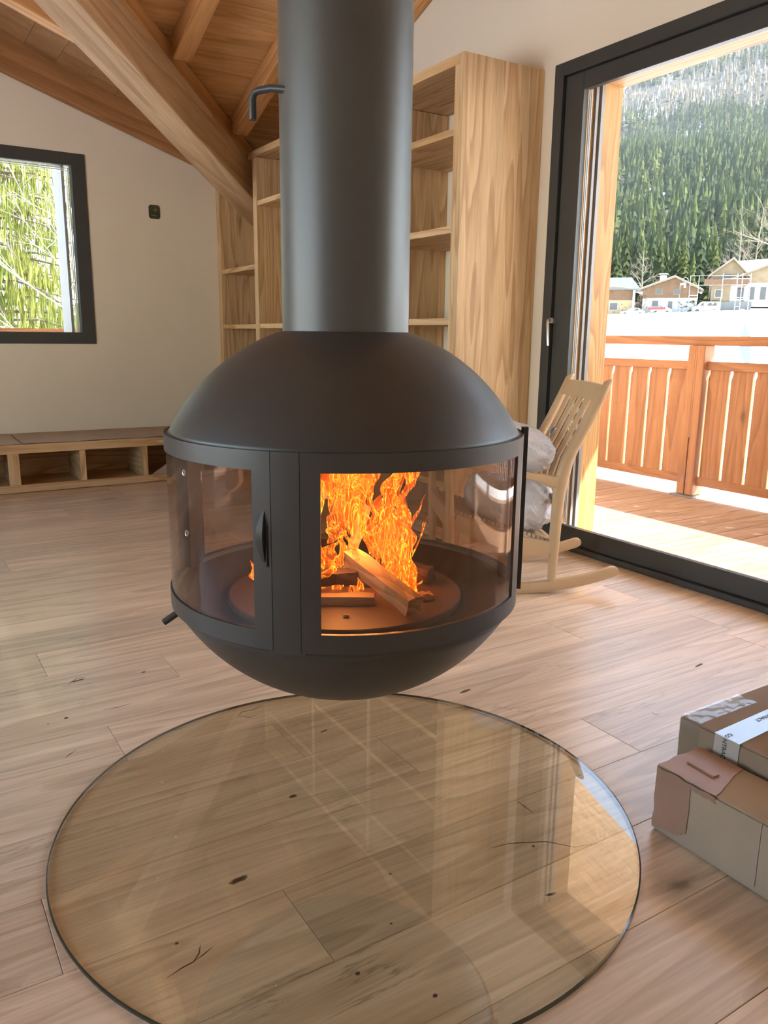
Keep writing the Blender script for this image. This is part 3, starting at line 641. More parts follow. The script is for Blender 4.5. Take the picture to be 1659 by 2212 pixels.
tag(fo, 'bright orange and yellow flames rising from the logs inside the fireplace', 'fire')
pl = bpy.data.lights.new('fire_light', 'POINT'); pl.energy = 2.2; pl.color = (1, .42, .12); pl.shadow_soft_size = .12
plo = bpy.data.objects.new('fire_light', pl); COL.objects.link(plo); plo.location = fpos(.03, -.02, .86)
# ================================================================== GLASS FLOOR PLATE
gp = MB()
PX, PY, PR = 1.011, 1.782, .8035
gp.lathe([(.0005, .0105), (PR-.004, .0105)], (PX, PY), n=160, mi=0)
gp.lathe([(PR-.004, .0105), (PR, .0085), (PR, .0025), (PR-.002, .0012)], (PX, PY), n=160, mi=1)
gp.lathe([(PR-.002, .0012), (.0005, .0012)], (PX, PY), n=160, mi=2)
cl, nt, out = newmat('clear_underside'); tr_ = N(nt, 'ShaderNodeBsdfTransparent'); tr_.inputs[0].default_value = (.97, .97, .94, 1); L(nt, tr_.outputs[0], out.inputs[0])
plate = gp.build('floor_plate', [glass('plate_glass', (.98, .985, .925), f0=.085, gain=1.75), plain('glass_edge', (.035, .045, .03), rough=.12, spec=.8), cl], smooth=True)
tag(plate, 'large round clear glass hearth plate on the floor under the fireplace', 'glass plate')
# ================================================================== ROCKING CHAIR
ch = thing('rocking_chair', 'pale ash rocking chair with a slatted back beside the glass door', 'chair', (2.962, 3.007, 0))
lv = Vector((.454, .891, 0)); bv = Vector((.891, -.454, 0)); O3 = Vector((2.962, 3.007, 0))
cp = lambda b_, z, w_=0: O3+bv*b_+lv*w_+Vector((0, 0, z))
def ashpart(mb, name): return mb.build(name, ash, ch, smooth=True)
def flatbar(pts, th, hgt_fn, w_=0):
    """bar in a side plane: pts (b,z) centre line, thickness across, height function"""
    rings = []
    for i, (b_, z) in enumerate(pts):
        a0 = pts[max(i-1, 0)]; a1 = pts[min(i+1, len(pts)-1)]
        d = Vector((a1[0]-a0[0], a1[1]-a0[1])).normalized(); n = Vector((-d.y, d.x)); h = hgt_fn(i/(len(pts)-1))/2; q = []
        for (u, v_) in ((-.8, -1), (.8, -1), (1, -.75), (1, .75), (.8, 1), (-.8, 1), (-1, .75), (-1, -.75)):
            q.append(cp(b_+n.x*h*v_, z+n.y*h*v_, w_+u*th/2))
        rings.append(q)
    return MB().loft(rings)
for w_ in (0, .62):
    rk = []
    bs = [-.86, -.856, -.848, -.835]+[-.82+1.15*i/26 for i in range(27)]+[.342, .354, .361, .365]
    for b_ in bs: rk.append((b_, .0295+(b_+.2)**2/(2*1.68)))
    nn_ = len(rk)-1
    hr = lambda t: .057*{0: .3, 1: .6, 2: .82, 3: .95}.get(min(round(t*nn_), nn_-round(t*nn_)), 1)
    ashpart(flatbar(rk, .036, hr, w_), 'rocker')
    # rear leg flowing into the back post
    lp = [(0, .045, .022), (.003, .17, .026), (.004, .29, .031), (.008, .42, .032), (.014, .54, .035), (.022, .63, .044), (.045, .71, .036), (.078, .78, .031), (.118, .86, .0315), (.16, .95, .030), (.20, 1.04, .029), (.238, 1.132, .026), (.242, 1.142, .018)]
    rings = []
    for i, (b_, z, r_) in enumerate(lp):
        rings.append([cp(b_+r_*math.cos(a), z+.25*r_*math.cos(a), w_+r_*.72*math.sin(a)) for a in [2*math.pi*j/14 for j in range(14)]])
    ashpart(MB().loft(rings), 'rear_leg')
    # front leg and arm
    rings = []
    for b_, z, r_ in [(-.56, .06, .019), (-.56, .2, .022), (-.565, .40, .026), (-.57, .55, .022), (-.575, .70, .017)]:
        rings.append([cp(b_+r_*math.cos(a), z, w_+r_*math.sin(a)) for a in [2*math.pi*j/12 for j in range(12)]])
    ashpart(MB().loft(rings), 'front_leg')
    arm = [(.012, .612), (-.04, .614), (-.09, .632), (-.16, .645), (-.28, .668), (-.42, .693), (-.56, .715), (-.63, .725)]
    ashpart(flatbar(arm, .052, lambda t: .060 if t < .16 else (.040 if t < .3 else .033), w_), 'armrest')
    ashpart(flatbar([(-.018, .242), (-.19, .275), (-.38, .335), (-.545, .40)], .026, lambda t: .085, w_), 'seat_rail')
ashpart(MB().loft([[cp(-.57+q[0]*.03, .415+q[1]*.05, w_) for q in ((-.4, -1), (.4, -1), (.4, 1), (-.4, 1))] for w_ in (.015, .605)]), 'front_rail')
ashpart(MB().loft([[cp(.0+q[0]*.03, .25+q[1]*.04, w_) for q in ((-.4, -1), (.4, -1), (.4, 1), (-.4, 1))] for w_ in (.02, .60)]), 'rear_rail')
# crest rail, slats
def on_post(z):   # b coordinate of the post centre line at height z
    for (b0, z0, _), (b1, z1, _) in zip(lp[:-1], lp[1:]):
        if z0 <= z <= z1: return b0+(b1-b0)*(z-z0)/(z1-z0)
    return lp[-1][0]
cr_ = []
for i in range(9):
    w_ = .01+.60*i/8; bow = .018*math.sin(math.pi*i/8)
    tz = 1.112+.004*math.sin(math.pi*i/8); bz = 1.028
    cr_.append([cp(on_post(bz)+bow-.009, bz, w_), cp(on_post(bz)+bow+.009, bz, w_), cp(on_post(tz)+bow+.009, tz, w_), cp(on_post(tz)+bow-.009, tz, w_)])
ashpart(MB().loft(cr_), 'crest_rail')
ashpart(MB().loft([[cp(on_post(.50)+q[0]*.011, .50+q[1]*.025, w_) for q in ((-1, -1), (1, -1), (1, 1), (-1, 1))] for w_ in (.02, .60)]), 'lower_back_rail')
for i in range(5):
    wc = .094+.108*i; rings = []
    for z in (.515, .62, .72, .85, .95, 1.035):
        b_ = on_post(z)+.010; hw = .031
        rings.append([cp(b_-.006, z, wc-hw), cp(b_-.002, z, wc), cp(b_-.006, z, wc+hw), cp(b_+.006, z, wc+hw), cp(b_+.009, z, wc), cp(b_+.006, z, wc-hw)])
    ashpart(MB().loft(rings), 'back_slat')
sw = MB()
for i in range(22):
    b_ = -.03-.52*i/21; z = .29+.165*i/21
    sw.tube([cp(b_, z, .02), cp(b_, z-.012, .31), cp(b_, z, .60)], .011, 6)
sw.build('woven_seat', plain('paper_cord', (.55, .42, .27), rough=.8), ch, smooth=True)
# plastic wrapped bedding on the chair
plast, nt, out = newmat('white_plastic_bag')
b = N(nt, 'ShaderNodeBsdfPrincipled'); b.inputs['Base Color'].default_value = (.82, .80, .82, 1); b.inputs['Roughness'].default_value = .26
b.inputs['Subsurface Weight'].default_value = 0
tcp = N(nt, 'ShaderNodeTexCoord'); vz = N(nt, 'ShaderNodeTexNoise'); vz.inputs['Scale'].default_value = 11; vz.inputs['Distortion'].default_value = 2.0; vz.inputs['Detail'].default_value = 4
L(nt, tcp.outputs['Object'], vz.inputs['Vector']); bpn = N(nt, 'ShaderNodeBump'); bpn.inputs['Strength'].default_value = .6; bpn.inputs['Distance'].default_value = .02
L(nt, vz.outputs['Fac'], bpn.inputs['Height']); L(nt, bpn.outputs[0], b.inputs['Normal'])
tl = N(nt, 'ShaderNodeBsdfTranslucent'); tl.inputs[0].default_value = (.75, .72, .68, 1)
mxp = N(nt, 'ShaderNodeMixShader'); mxp.inputs[0].default_value = .3; L(nt, b.outputs[0], mxp.inputs[1]); L(nt, tl.outputs[0], mxp.inputs[2]); L(nt, mxp.outputs[0], out.inputs[0])
def bag(name, c, ax, ay, az, ra, rb, rc, label, seed, fold=.12, knot=None):
    v, f = [], []; nu, nv = 80, 50; c = Vector(c); ax = Vector(ax).normalized(); ay = Vector(ay).normalized(); az = Vector(az).normalized()
    for j in range(nv+1):
        ph = math.pi*j/nv
        for i in range(nu):
            th = 2*math.pi*i/nu
            p = Vector((math.sin(ph)*math.cos(th), math.sin(ph)*math.sin(th), math.cos(ph)))
            pw = lambda q: math.copysign(abs(q)**.85, q)
            q = Vector((pw(p.x), pw(p.y), pw(p.z)))
            n1 = 1-abs(noise.noise(p*2.3+Vector((seed, 0, 0))))*2; n2 = 1-abs(noise.noise(p*5.5+Vector((0, seed, 3))))*2
            n3 = 1-abs(noise.noise(Vector((p.x*4, p.y*13, p.z*13))+Vector((3, seed, 1))))*2
            k = 1+fold*(n1*.5+n2*.2+n3*.22-.35)
            v.append(c+ax*q.x*ra*k+ay*q.y*rb*k+az*q.z*rc*k)
    for j in range(nv):
        for i in range(nu): f.append((j*nu+i, j*nu+(i+1) % nu, (j+1)*nu+(i+1) % nu, (j+1)*nu+i))
    if knot:
        kp_, kd = Vector(knot[0]), Vector(knot[1]); base = len(v); rn = random.Random(seed)
        t_ = MB()
        for q in range(7):
            d = (kd+Vector((rn.uniform(-1, 1), rn.uniform(-1, 1), rn.uniform(-.5, 1)))*.7).normalized()
            sd = d.cross(Vector((0, 0, 1))).normalized()
            t_.loft([[kp_-sd*.006, kp_+sd*.006, kp_+sd*.006+d*.002, kp_-sd*.006+Vector((0, 0, .004))], [kp_+d*.025-sd*.016, kp_+d*.025+sd*.016, kp_+d*.027+sd*.015, kp_+d*.027-sd*.015], [kp_+d*.045-sd*.010+Vector((0, 0, .006)), kp_+d*.05+sd*.008, kp_+d*.052+sd*.008, kp_+d*.047-sd*.010]])
        v += t_.v; f += [tuple(i+base for i in q) for q in t_.f]
    o = obj(name, v, f, plast, smooth='all', origin=tuple(c)); tag(o, label, 'bag'); return o
bag('bedding_bag', cp(-.165, .765, .30), bv+Vector((0, 0, -.28)), lv, Vector((0, 0, 1))+bv*.28, .215, .255, .125, 'upper bluish-white plastic bag of bedding lying across the chair arms', 2.0, .10, (cp(-.03, .85, .06), Vector((.3, -.1, 1))))
bag('bedding_bag', cp(-.185, .470, .27), bv+Vector((0, 0, -.12)), lv, Vector((0, 0, 1)), .235, .27, .165, 'larger translucent white plastic bag bulging below the chair armrest', 5.0, .16)
# ================================================================== CARDBOARD BOXES
def carton(name, x0, x1, y0, y1, z0, z1, mat, label, seed, dent=.0014):
    bm = bmesh.new(); bmesh.ops.create_cube(bm, size=1)
    for q in bm.verts: q.co = Vector(((x0+x1)/2+q.co.x*(x1-x0), (y0+y1)/2+q.co.y*(y1-y0), (z0+z1)/2+q.co.z*(z1-z0)))
    bmesh.ops.bevel(bm, geom=list(bm.edges), offset=.006, segments=2, affect='EDGES')
    bmesh.ops.subdivide_edges(bm, edges=[e_ for e_ in bm.edges if e_.calc_length() > .08], cuts=9, use_grid_fill=True)
    for q in bm.verts:
        nn = noise.noise_vector(q.co*9+Vector((seed, seed, 0)))*dent
        if q.co.z < z0+.01: nn.z = abs(nn.z)*.3
        q.co += nn
    bm.verts.index_update(); v = [q.co.copy() for q in bm.verts]; f = [tuple(q.index for q in fc.verts) for fc in bm.faces]; bm.free()
    root = thing(name, label, 'box', ((x0+x1)/2, (y0+y1)/2, z0))
    obj('box_body', v, f, mat, root, smooth=True, origin=((x0+x1)/2, (y0+y1)/2, z0)); return root
def patch(name, pts, nrm, mat, parent, th=.0005, jag=0, seed=0):
    """thin sheet stuck on a face; pts polygon, edges jagged a little"""
    rn = random.Random(seed); P_ = []
    n = len(pts); nrm = Vector(nrm)
    for i in range(n):
        a, b_ = Vector(pts[i]), Vector(pts[(i+1) % n]); k = 8 if jag else 1
        e_ = (b_-a).cross(nrm).normalized()
        for j in range(k):
            P_.append(a.lerp(b_, j/k)+(e_*rn.uniform(-jag, jag) if j else Vector()))
    off = nrm*.0019
    return MB().prism([p+off for p in P_], nrm*th).build(name, mat, parent)
bx1 = carton('cardboard_box', 1.716, 1.905, .30, 1.293, .001, .198, cardboard, 'low long cardboard box on the floor with tan tape on its end', 3)
patch('tan_tape', [(1.716, 1.289, .010), (1.716, 1.289, .194), (1.716, 1.105, .196), (1.716, 1.105, .178), (1.716, 1.178, .182), (1.716, 1.180, .05), (1.716, 1.205, .028)], (-1, 0, 0), kraft, bx1, jag=.003, seed=1).location
patch('tan_tape', [(1.716, 1.289, .198), (1.899, 1.289, .198), (1.895, 1.15, .198), (1.716, 1.106, .198)], (0, 0, 1), kraft, bx1, jag=.003, seed=2)
MB().prism([(1.79, 1.25, .2), (1.797, 1.24, .2), (1.806, 1.16, .2), (1.785, 1.162, .2)], (0, 0, .006)).build('tape_wrinkle', kraft, bx1)
MB().box(1.7138, 1.7142, .974, .978, .02, .196).build('flap_seam', plain('seam', (.42, .33, .26)), bx1)
bx2 = carton('cardboard_box', 1.925, 2.55, .30, 1.385, .001, .25, cardboard_d, 'taller brown cardboard box with clear tape behind the low one', 8, .0016)
tapew = plain('printed_tape', (.62, .56, .50), rough=.28, var=.04)
patch('printed_tape', [(1.925, 1.266, .06), (1.925, 1.262, .25), (1.925, 1.183, .25), (1.925, 1.19, .06)], (-1, 0, 0), tapew, bx2)
patch('printed_tape', [(1.919, 1.262, .25), (1.919, 1.183, .25), (2.55, 1.213, .25), (2.55, 1.285, .25)], (0, 0, 1), glass('clear_tape_b', (.97, .95, .93), f0=.10, gain=1.1, rough=.05), bx2)
def wrinkled(name, x0, x1, y0, y1, z, par, seed):
    v, f = [], []; nx, ny = 26, 10
    for j in range(ny+1):
        for i in range(nx+1):
            X_ = x0+(x1-x0)*i/nx; Y_ = y0+(y1-y0)*j/ny
            v.append((X_, Y_, z+.003*abs(noise.noise(Vector((X_*30, Y_*45, seed))))+.001))
    for j in range(ny):
        for i in range(nx): a = j*(nx+1)+i; f.append((a, a+1, a+nx+2, a+nx+1))
    return obj(name, v, f, clear_tape, par, smooth='all', origin=((x0+x1)/2, (y0+y1)/2, z))
wrinkled('clear_tape', 1.925, 2.2, 1.315, 1.382, .2525, bx2, 1)
patch('clear_tape', [(1.925, 1.38, .02), (1.925, 1.383, .248), (1.925, 1.315, .248), (1.925, 1.31, .02)], (-1, 0, 0), clear_tape, bx2)
bx3 = carton('cardboard_box', 2.225, 2.6, .6, 1.285, .2545, .50, cardboard_d, 'cardboard box stacked on top of the taller one at the right edge', 12)
ink = plain('black_ink', (.012, .012, .012), rough=.5, var=0)
def lettering(txt, size, loc, rot, parent):
    cu = bpy.data.curves.new('lettering', 'FONT'); cu.body = txt; cu.size = size; cu.extrude = .0002
    t = bpy.data.objects.new('tmp', cu); COL.objects.link(t)
    dg = bpy.context.evaluated_depsgraph_get(); dg.update()
    me = bpy.data.meshes.new_from_object(t.evaluated_get(dg)); bpy.data.objects.remove(t)
    o = bpy.data.objects.new('lettering', me); me.materials.clear(); me.materials.append(ink); COL.objects.link(o)
    o.rotation_euler = rot.to_euler(); o.parent = parent; o.location = Vector(loc)-ploc(parent); return o
# on the front face: reading downwards, letter tops towards the right (-Y)
rotf = Matrix((Vector((0, 0, -1)), Vector((0, -1, 0)), Vector((-1, 0, 0)))).transposed()
lettering('NTRACT', .0185, (1.9218, 1.236, .2465), rotf, bx2)
rott = Matrix((Vector((-1, 0, 0)), Vector((0, -1, 0)), Vector((0, 0, 1)))).transposed()
lettering('CO', .0185, (1.952, 1.236, .2532), rott, bx2)
lettering('CONTRACT', .0185, (2.19, 1.25, .2532), rott, bx2)
# ---------------------------------------------------------------- little things on the floor
paper = plain('white_paper', (.8, .8, .82), rough=.6)
def oval(name, c, ra, rb, rot, h, mat, label, cat):
    o = MB().prism([(c[0]+ra*math.cos(t)*math.cos(rot)-rb*math.sin(t)*math.sin(rot), c[1]+ra*math.cos(t)*math.sin(rot)+rb*math.sin(t)*math.cos(rot), c[2]) for t in [2*math.pi*i/18 for i in range(18)]], (0, 0, h)).build(name, mat)
    tag(o, label, cat)
oval('paper_sticker', (2.306, 1.761, .0005), .016, .011, .5, .0008, paper, 'small oval white sticker lying on the floor near the boxes', 'sticker')
rnd = random.Random(11)
for i in range(26):
    a, r_ = rnd.uniform(0, 6.28), rnd.uniform(.1, .78)
    cx_, cy_ = (PX+r_*math.cos(a), PY+r_*math.sin(a)) if i < 16 else (rnd.uniform(.1, .9), rnd.uniform(1.6, 3.2))
    on = math.hypot(cx_-PX, cy_-PY) < PR-.02
    z = .0108 if on else .0003
    s_ = rnd.uniform(.0012, .003)
    o = MB().prism([(cx_+s_*math.cos(t)*(1+.5*rnd.random()), cy_+s_*1.6*math.sin(t), z) for t in (0, 1.2, 2.6, 3.9, 5.1)], (0, 0, .001)).build('wood_crumb', plain('crumb', (.75, .62, .42)))
    tag(o, 'tiny pale wood crumb lying on the glass floor plate' if on else 'tiny pale wood crumb lying on the planks left of the fireplace', 'crumb', 'crumbs on the glass plate' if on else 'crumbs on the planks')
# drawn knots and splits of the planks beneath the plate (a part of the floor's own wood)
kn = plain('knot_brown', (.06, .035, .022), rough=.6, var=.5, scale=60)
kh = plain('knot_halo', (.20, .125, .075), rough=.5, var=.25, scale=40)
def floorpt(px, py):
    d = fwd+r2*((px-W/2)/F)-u2*((py-H/2)/F); return Vector((0, 0, CH))+d*(-CH/d.z)
def knotmark(px, py, ln, wd, rot=0., seed=0):
    c = floorpt(px, py); rn = random.Random(seed); k = 22
    sh = lambda a, b_, z: [(c.x+math.cos(t+0)*a*(1+.2*rn.uniform(-1, 1)), c.y+math.sin(t)*b_*(1+.2*rn.uniform(-1, 1))+rot*math.cos(t)*a, z) for t in [2*math.pi*i/k for i in range(k)]]
    MB().prism(sh(ln, wd, .0001), (0, 0, .0002)).build('knot', kh, floor)
    MB().prism(sh(ln*.68, wd*.55, .00032), (0, 0, .0002)).build('knot', kn, floor)
for px, py, ln, wd, ro in ((515, 1901, .024, .010, .12), (633, 1720, .013, .008, 0), (700, 1579, .016, .005, .2), (773, 2103, .006, .005, 0), (382, 2038, .005, .004, 0), (940, 2151, .006, .005, 0), (1152, 1828, .005, .004, 0), (1190, 1932, .014, .005, -.2), (143, 1551, .008, .007, 0), (168, 1470, .030, .006, .1), (310, 1452, .009, .006, 0), (843, 1888, .004, .003, 0), (845, 1995, .004, .003, 0), (104, 1564, .004, .003, 0), (1005, 1493, .03, .008, .1), (1510, 1437, .03, .007, .15)):
    knotmark(px, py, ln, wd, ro, px)
def split(pts, w_=.0018):
    q = [floorpt(*p) for p in pts]; n = len(q); v = []
    for i, p in enumerate(q):
        d = (q[min(i+1, n-1)]-q[max(i-1, 0)]).normalized(); s_ = Vector((d.y, -d.x, 0))*w_*(.25 if i in (0, n-1) else 1)
        v += [p-s_+Vector((0, 0, .0002)), p+s_+Vector((0, 0, .0002)), p+s_+Vector((0, 0, .0004)), p-s_+Vector((0, 0, .0004))]
    MB().loft([v[i*4:i*4+4] for i in range(n)]).build('wood_split', kn, floor)
for pts in ([(360, 2113), (395, 2090), (418, 2078), (430, 2060), (433, 2040)], [(418, 2078), (440, 2062), (460, 2045)], [(515, 1547), (522, 1538), (545, 1534), (566, 1524)], [(515, 1547), (540, 1550), (558, 1543)],
            [(1116, 1730), (1133, 1742), (1153, 1757)], [(225, 1533), (255, 1528), (282, 1520)], [(140, 1638), (150, 1630), (165, 1620)], [(340, 1588), (370, 1578), (400, 1571)], [(1060, 1832), (1100, 1822), (1180, 1818), (1240, 1830), (1290, 1822)], [(148, 1478), (165, 1466), (185, 1462)]):
    split(pts)
# ================================================================== BALCONY
dk = thing('balcony_deck', 'larch board balcony deck outside the sliding door', 'deck', (5.0, 3.0, -.03))
y = -1.6+.0
k = 0
while y < 8.0:
    ang = .06
    def yy(x_): return y+(x_-4.105)*0.03
    MB().prism([(4.105, y+.0045, -.028), (6.06, y+.0045, -.028), (6.06, y+.196, -.028), (4.105, y+.196, -.028)], (0, 0, .028)).build('deck_board', deck_m, dk)
    y += .2005
rl = thing('balcony_railing', 'orange larch balcony railing with upright boards', 'railing', (5.98, 3.0, 0))
XR = 5.942
MB().box(XR, XR+.15, -1.6, 8.0, 1.30, 1.378, .004).build('handrail', rail_m['Y'], rl)
def bay(y0, y1):
    MB().box(XR+.0, XR+.05, y0, y1, 1.096, 1.168, .003).build('middle_rail', rail_m['Y'], rl)
    MB().box(XR+.0, XR+.05, y0, y1, .105, .181, .003).build('bottom_rail', rail_m['Y'], rl)
    y = y1-.02
    while y-.19 > y0+.0:
        z0, z1 = .125, 1.12; x_ = XR+.012
        # board with a scalloped upper corner
        poly = [(x_, y, z0), (x_, y-.193, z0), (x_, y-.193, z1), (x_, y-.012, z1), (x_, y-.012, 1.065), (x_, y-.004, 1.04), (x_, y, 1.02)]
        MB().prism(poly, (.026, 0, 0)).build('railing_board', rail_m['Z'], rl); y -= .2165
for py0, py1 in ((-1.6, -.37), (-.21, 2.0), (2.16, 4.35), (4.51, 6.70), (6.86, 8.0)): bay(py0, py1)
for yp in (4.43, 2.08, -.29, 6.78):
    mb = MB(); mb.box(XR-.045, XR+.085, yp-.082, yp-.004, .018, 1.30, .004); mb.box(XR-.045, XR+.085, yp+.004, yp+.082, .018, 1.30, .004); mb.box(XR-.045, XR+.085, yp-.01, yp+.01, .52, 1.30)
    mb.build('post', rail_m['Z'], rl)
    MB().box(XR-.08, XR+.11, yp-.12, yp+.12, .0005, .014, .002).build('post_foot', plain('galvanised', (.2, .2, .2), rough=.4, metal=.6), rl)
# balcony roof; near slope is unseen, shaped so its edge shades the door
ro = thing('balcony_roof', 'wooden roof overhang above the balcony', 'roof', (5.3, 3.8, 4.4))
zr = lambda y_: 5.89-.362*y_ if y_ > 3.8 else 5.89-.362*(7.6-y_)
for i in range(24):
    x_ = 4.11+i*.0985
    for ya_, yb_ in ((3.8, 8.0), (-3, 3.8)):
        MB().prism([(x_, ya_, zr(ya_+.001)), (x_+.096, ya_, zr(ya_+.001)), (x_+.096, yb_, zr(yb_)), (x_, yb_, zr(yb_))], (0, 0, .03)).build('roof_board', larch['Y'], ro)
MB().prism([(4.11, 3.8, zr(3.801)+.032), (6.5, 3.8, zr(3.801)+.032), (6.5, 8.0, zr(8)+.032), (4.11, 8.0, zr(8)+.032)], (0, 0, .12)).build('roof_covering', grey_pl, ro)
MB().prism([(4.11, 3.8, zr(3.8)+.032), (6.5, 3.8, zr(3.8)+.032), (6.5, -3, zr(-3)+.032), (4.11, -3, zr(-3)+.032)], (0, 0, .12)).build('roof_covering', grey_pl, ro)
for yy_ in (4.6, 6.2, 2.6, .6):
    strip_beam('roof_purlin', 'purlin under the balcony roof boards', 'beam', (4.12, yy_, zr(yy_)-.165), (6.4, yy_, zr(yy_)-.165), .12, .16, larch['X'], 'purlins under the balcony roof')
# ================================================================== LANDSCAPE
def gz(x, y):
    if x < 25: b_ = -.9+(x-6)/19*2.0
    else: b_ = 1.1+(x-25)/95*4.9
    if x < 6: b_ = -.9
    return b_+.12*noise.noise(Vector((x*.07, y*.07, 0)))
v, f = [], []
xs_ = [-60, -20, 0, 4.2, 6, 9, 12, 16, 20, 25, 32, 40, 50, 62, 76, 92, 110, 130, 160, 200]
ys_ = [-60+i*10 for i in range(34)]
for yv_ in ys_:
    for xv_ in xs_: v.append((xv_, yv_, gz(xv_, yv_)-(.3 if xv_ < 4.3 else 0)))
nx = len(xs_)
for j in range(len(ys_)-1):
    for i in range(nx-1): f.append((j*nx+i, j*nx+i+1, (j+1)*nx+i+1, (j+1)*nx+i))
sm, nt, out = newmat('snow_meadow')
b = N(nt, 'ShaderNodeBsdfPrincipled'); b.inputs['Roughness'].default_value = .8
tcg = N(nt, 'ShaderNodeTexCoord'); ng = N(nt, 'ShaderNodeTexNoise'); ng.inputs['Scale'].default_value = .35; ng.inputs['Detail'].default_value = 9; ng.inputs['Roughness'].default_value = .7
L(nt, tcg.outputs['Object'], ng.inputs['Vector'])
vd = N(nt, 'ShaderNodeVectorMath', operation='DISTANCE'); vd.inputs[1].default_value = (45, 41.5, 0)
mpg = N(nt, 'ShaderNodeMapping'); mpg.inputs['Scale'].default_value = (1, 1, 0); L(nt, tcg.outputs['Object'], mpg.inputs[0]); L(nt, mpg.outputs[0], vd.inputs[0])
mrg = N(nt, 'ShaderNodeMapRange'); mrg.inputs['From Min'].default_value = 2; mrg.inputs['From Max'].default_value = 9; mrg.inputs['To Min'].default_value = .24; mrg.inputs['To Max'].default_value = -.3; L(nt, vd.outputs['Value'], mrg.inputs['Value'])
adg = N(nt, 'ShaderNodeMath', operation='ADD'); L(nt, ng.outputs['Fac'], adg.inputs[0]); L(nt, mrg.outputs[0], adg.inputs[1])
rpg = ramp(nt, [(.56, (.88, .89, .92)), (.60, (.42, .33, .13)), (.8, (.22, .2, .08))]); L(nt, adg.outputs[0], rpg.inputs[0]); L(nt, rpg.outputs[0], b.inputs['Base Color']); L(nt, b.outputs[0], out.inputs[0])
tag(obj('snow_field', v, f, sm, smooth='all'), 'snow covered meadow with a patch of dry grass below the village', 'snow field')
# mountain
VX, VY = .78, .626
def mz(D, s_):
    base = 6+max(0, D-175)*.10
    if D > 300: base += (D-300)*.20
    if D > 850: base += (D-850)*.30
    base += 14*noise.noise(Vector((D*.006, s_*.006, 0)))*min(1, max(0, D-200)/300)+6*noise.noise(Vector((D*.02, s_*.02, 5)))*min(1, max(0, D-200)/200)
    base += s_*.09*min(1, max(0, D-250)/600)
    return base
def mp3(D, s_): return (VX*D+VY*s_, VY*D-VX*s_, mz(D, s_))
v, f = [], []
Ds = [165, 185, 205, 230, 260, 290, 330, 370, 420, 470, 530, 600, 680, 760, 850, 950, 1050, 1150, 1250, 1400, 1600, 1900]
Ss = [-1.0+2.0*i/40 for i in range(41)]
for D in Ds:
    for q in Ss: v.append(mp3(D, q*max(170, D*.62)))
n_ = len(Ss)
for j in range(len(Ds)-1):
    for i in range(n_-1): f.append((j*n_+i, j*n_+i+1, (j+1)*n_+i+1, (j+1)*n_+i))
ms_, nt, out = newmat('mountain_ground')
b = N(nt, 'ShaderNodeBsdfPrincipled'); b.inputs['Roughness'].default_value = .9
tcm = N(nt, 'ShaderNodeTexCoord'); nm_ = N(nt, 'ShaderNodeTexNoise'); nm_.inputs['Scale'].default_value = .02; nm_.inputs['Detail'].default_value = 8; L(nt, tcm.outputs['Object'], nm_.inputs['Vector'])
rpm = ramp(nt, [(.45, (.03, .032, .02)), (.56, (.07, .06, .045)), (.64, (.35, .36, .38))]); L(nt, nm_.outputs['Fac'], rpm.inputs[0]); L(nt, rpm.outputs[0], b.inputs['Base Color']); L(nt, b.outputs[0], out.inputs[0])
tag(obj('mountain', v, f, ms_, smooth='all'), 'steep wooded mountainside rising behind the chalets', 'mountain')
leafs = [plain('spruce_%d' % i, c, rough=.9, var=.3, scale=.35, tint=.25, spec=.1) for i, c in enumerate([(.034, .048, .017), (.050, .062, .019), (.024, .036, .017)])]
larchbare = plain('bare_larch', (.17, .14, .10), rough=.9, var=.25, scale=.3, tint=.2, spec=.1)
def conifer(h, r_, tiers, k, seed, z0=.08):
    rn = random.Random(seed); v = []; f = []
    for t in range(tiers):
        a = z0+(1-z0)*t/tiers*.92; b_ = min(1, a+(1-z0)/tiers*1.75); rr = r_*(1-t/tiers*.88)
        base = len(v); v.append((0, 0, b_*h))
        for j in range(k):
            w_ = rr*(1.15 if j % 2 else .68)*rn.uniform(.8, 1.2); an = 2*math.pi*j/k+t*.6
            v.append((w_*math.cos(an), w_*math.sin(an), (a-.03*(j % 2))*h*1.0+rn.uniform(-.012, .012)*h))
        for j in range(k): f.append((base, base+1+j, base+1+(j+1) % k))
    return v, f
def tree_things(kind, name, label, group, spots, mats, h, r_):
    protos = []
    for q in range(4):
        v, f = conifer(1, r_/h, 11, 11, q+(50 if kind else 0)); me = bpy.data.meshes.new(name); me.from_pydata(v, [], f)
        me.materials.append(mats[q % len(mats)]); protos.append(me)
    for i, (p, sc_) in enumerate(spots):
        o = bpy.data.objects.new(name, protos[i % 4]); COL.objects.link(o); o.location = p; o.scale = (sc_, sc_, sc_*(1+.15*math.sin(i))); o.rotation_euler = (0, 0, i*2.4)
        tag(o, label, 'tree', group)
rn = random.Random(21)
near, far_, farp = [], [], []
cnt = 0
for q in range(60000):
    D = 215+1300*rn.random()**.85
    s_ = rn.uniform(-.27, .27)*D*.9+.02*D
    # keep the density of crowns even on the ground
    if rn.random() > (D/1500)**.35: continue
    sv = s_/D
    if cnt > 11000: break
    cnt += 1
    p = mp3(D, s_); h_ = rn.uniform(11, 21)*(1 if D < 900 else .85)
    u_ = D+s_*.9
    pale = (D > 900 and noise.noise(Vector((D*.006, s_*.01, 9)))+.25*rn.uniform(-1, 1) > .0) or (D > 1120 and rn.random() < .45) or (abs(u_-960+60*noise.noise(Vector((s_*.01, 0, 2)))) < 45 and D > 700)
    (farp if pale else far_).append((D, p, h_, s_))
far_.sort(); farp.sort()
near = far_[:300]; rest = far_[300:]
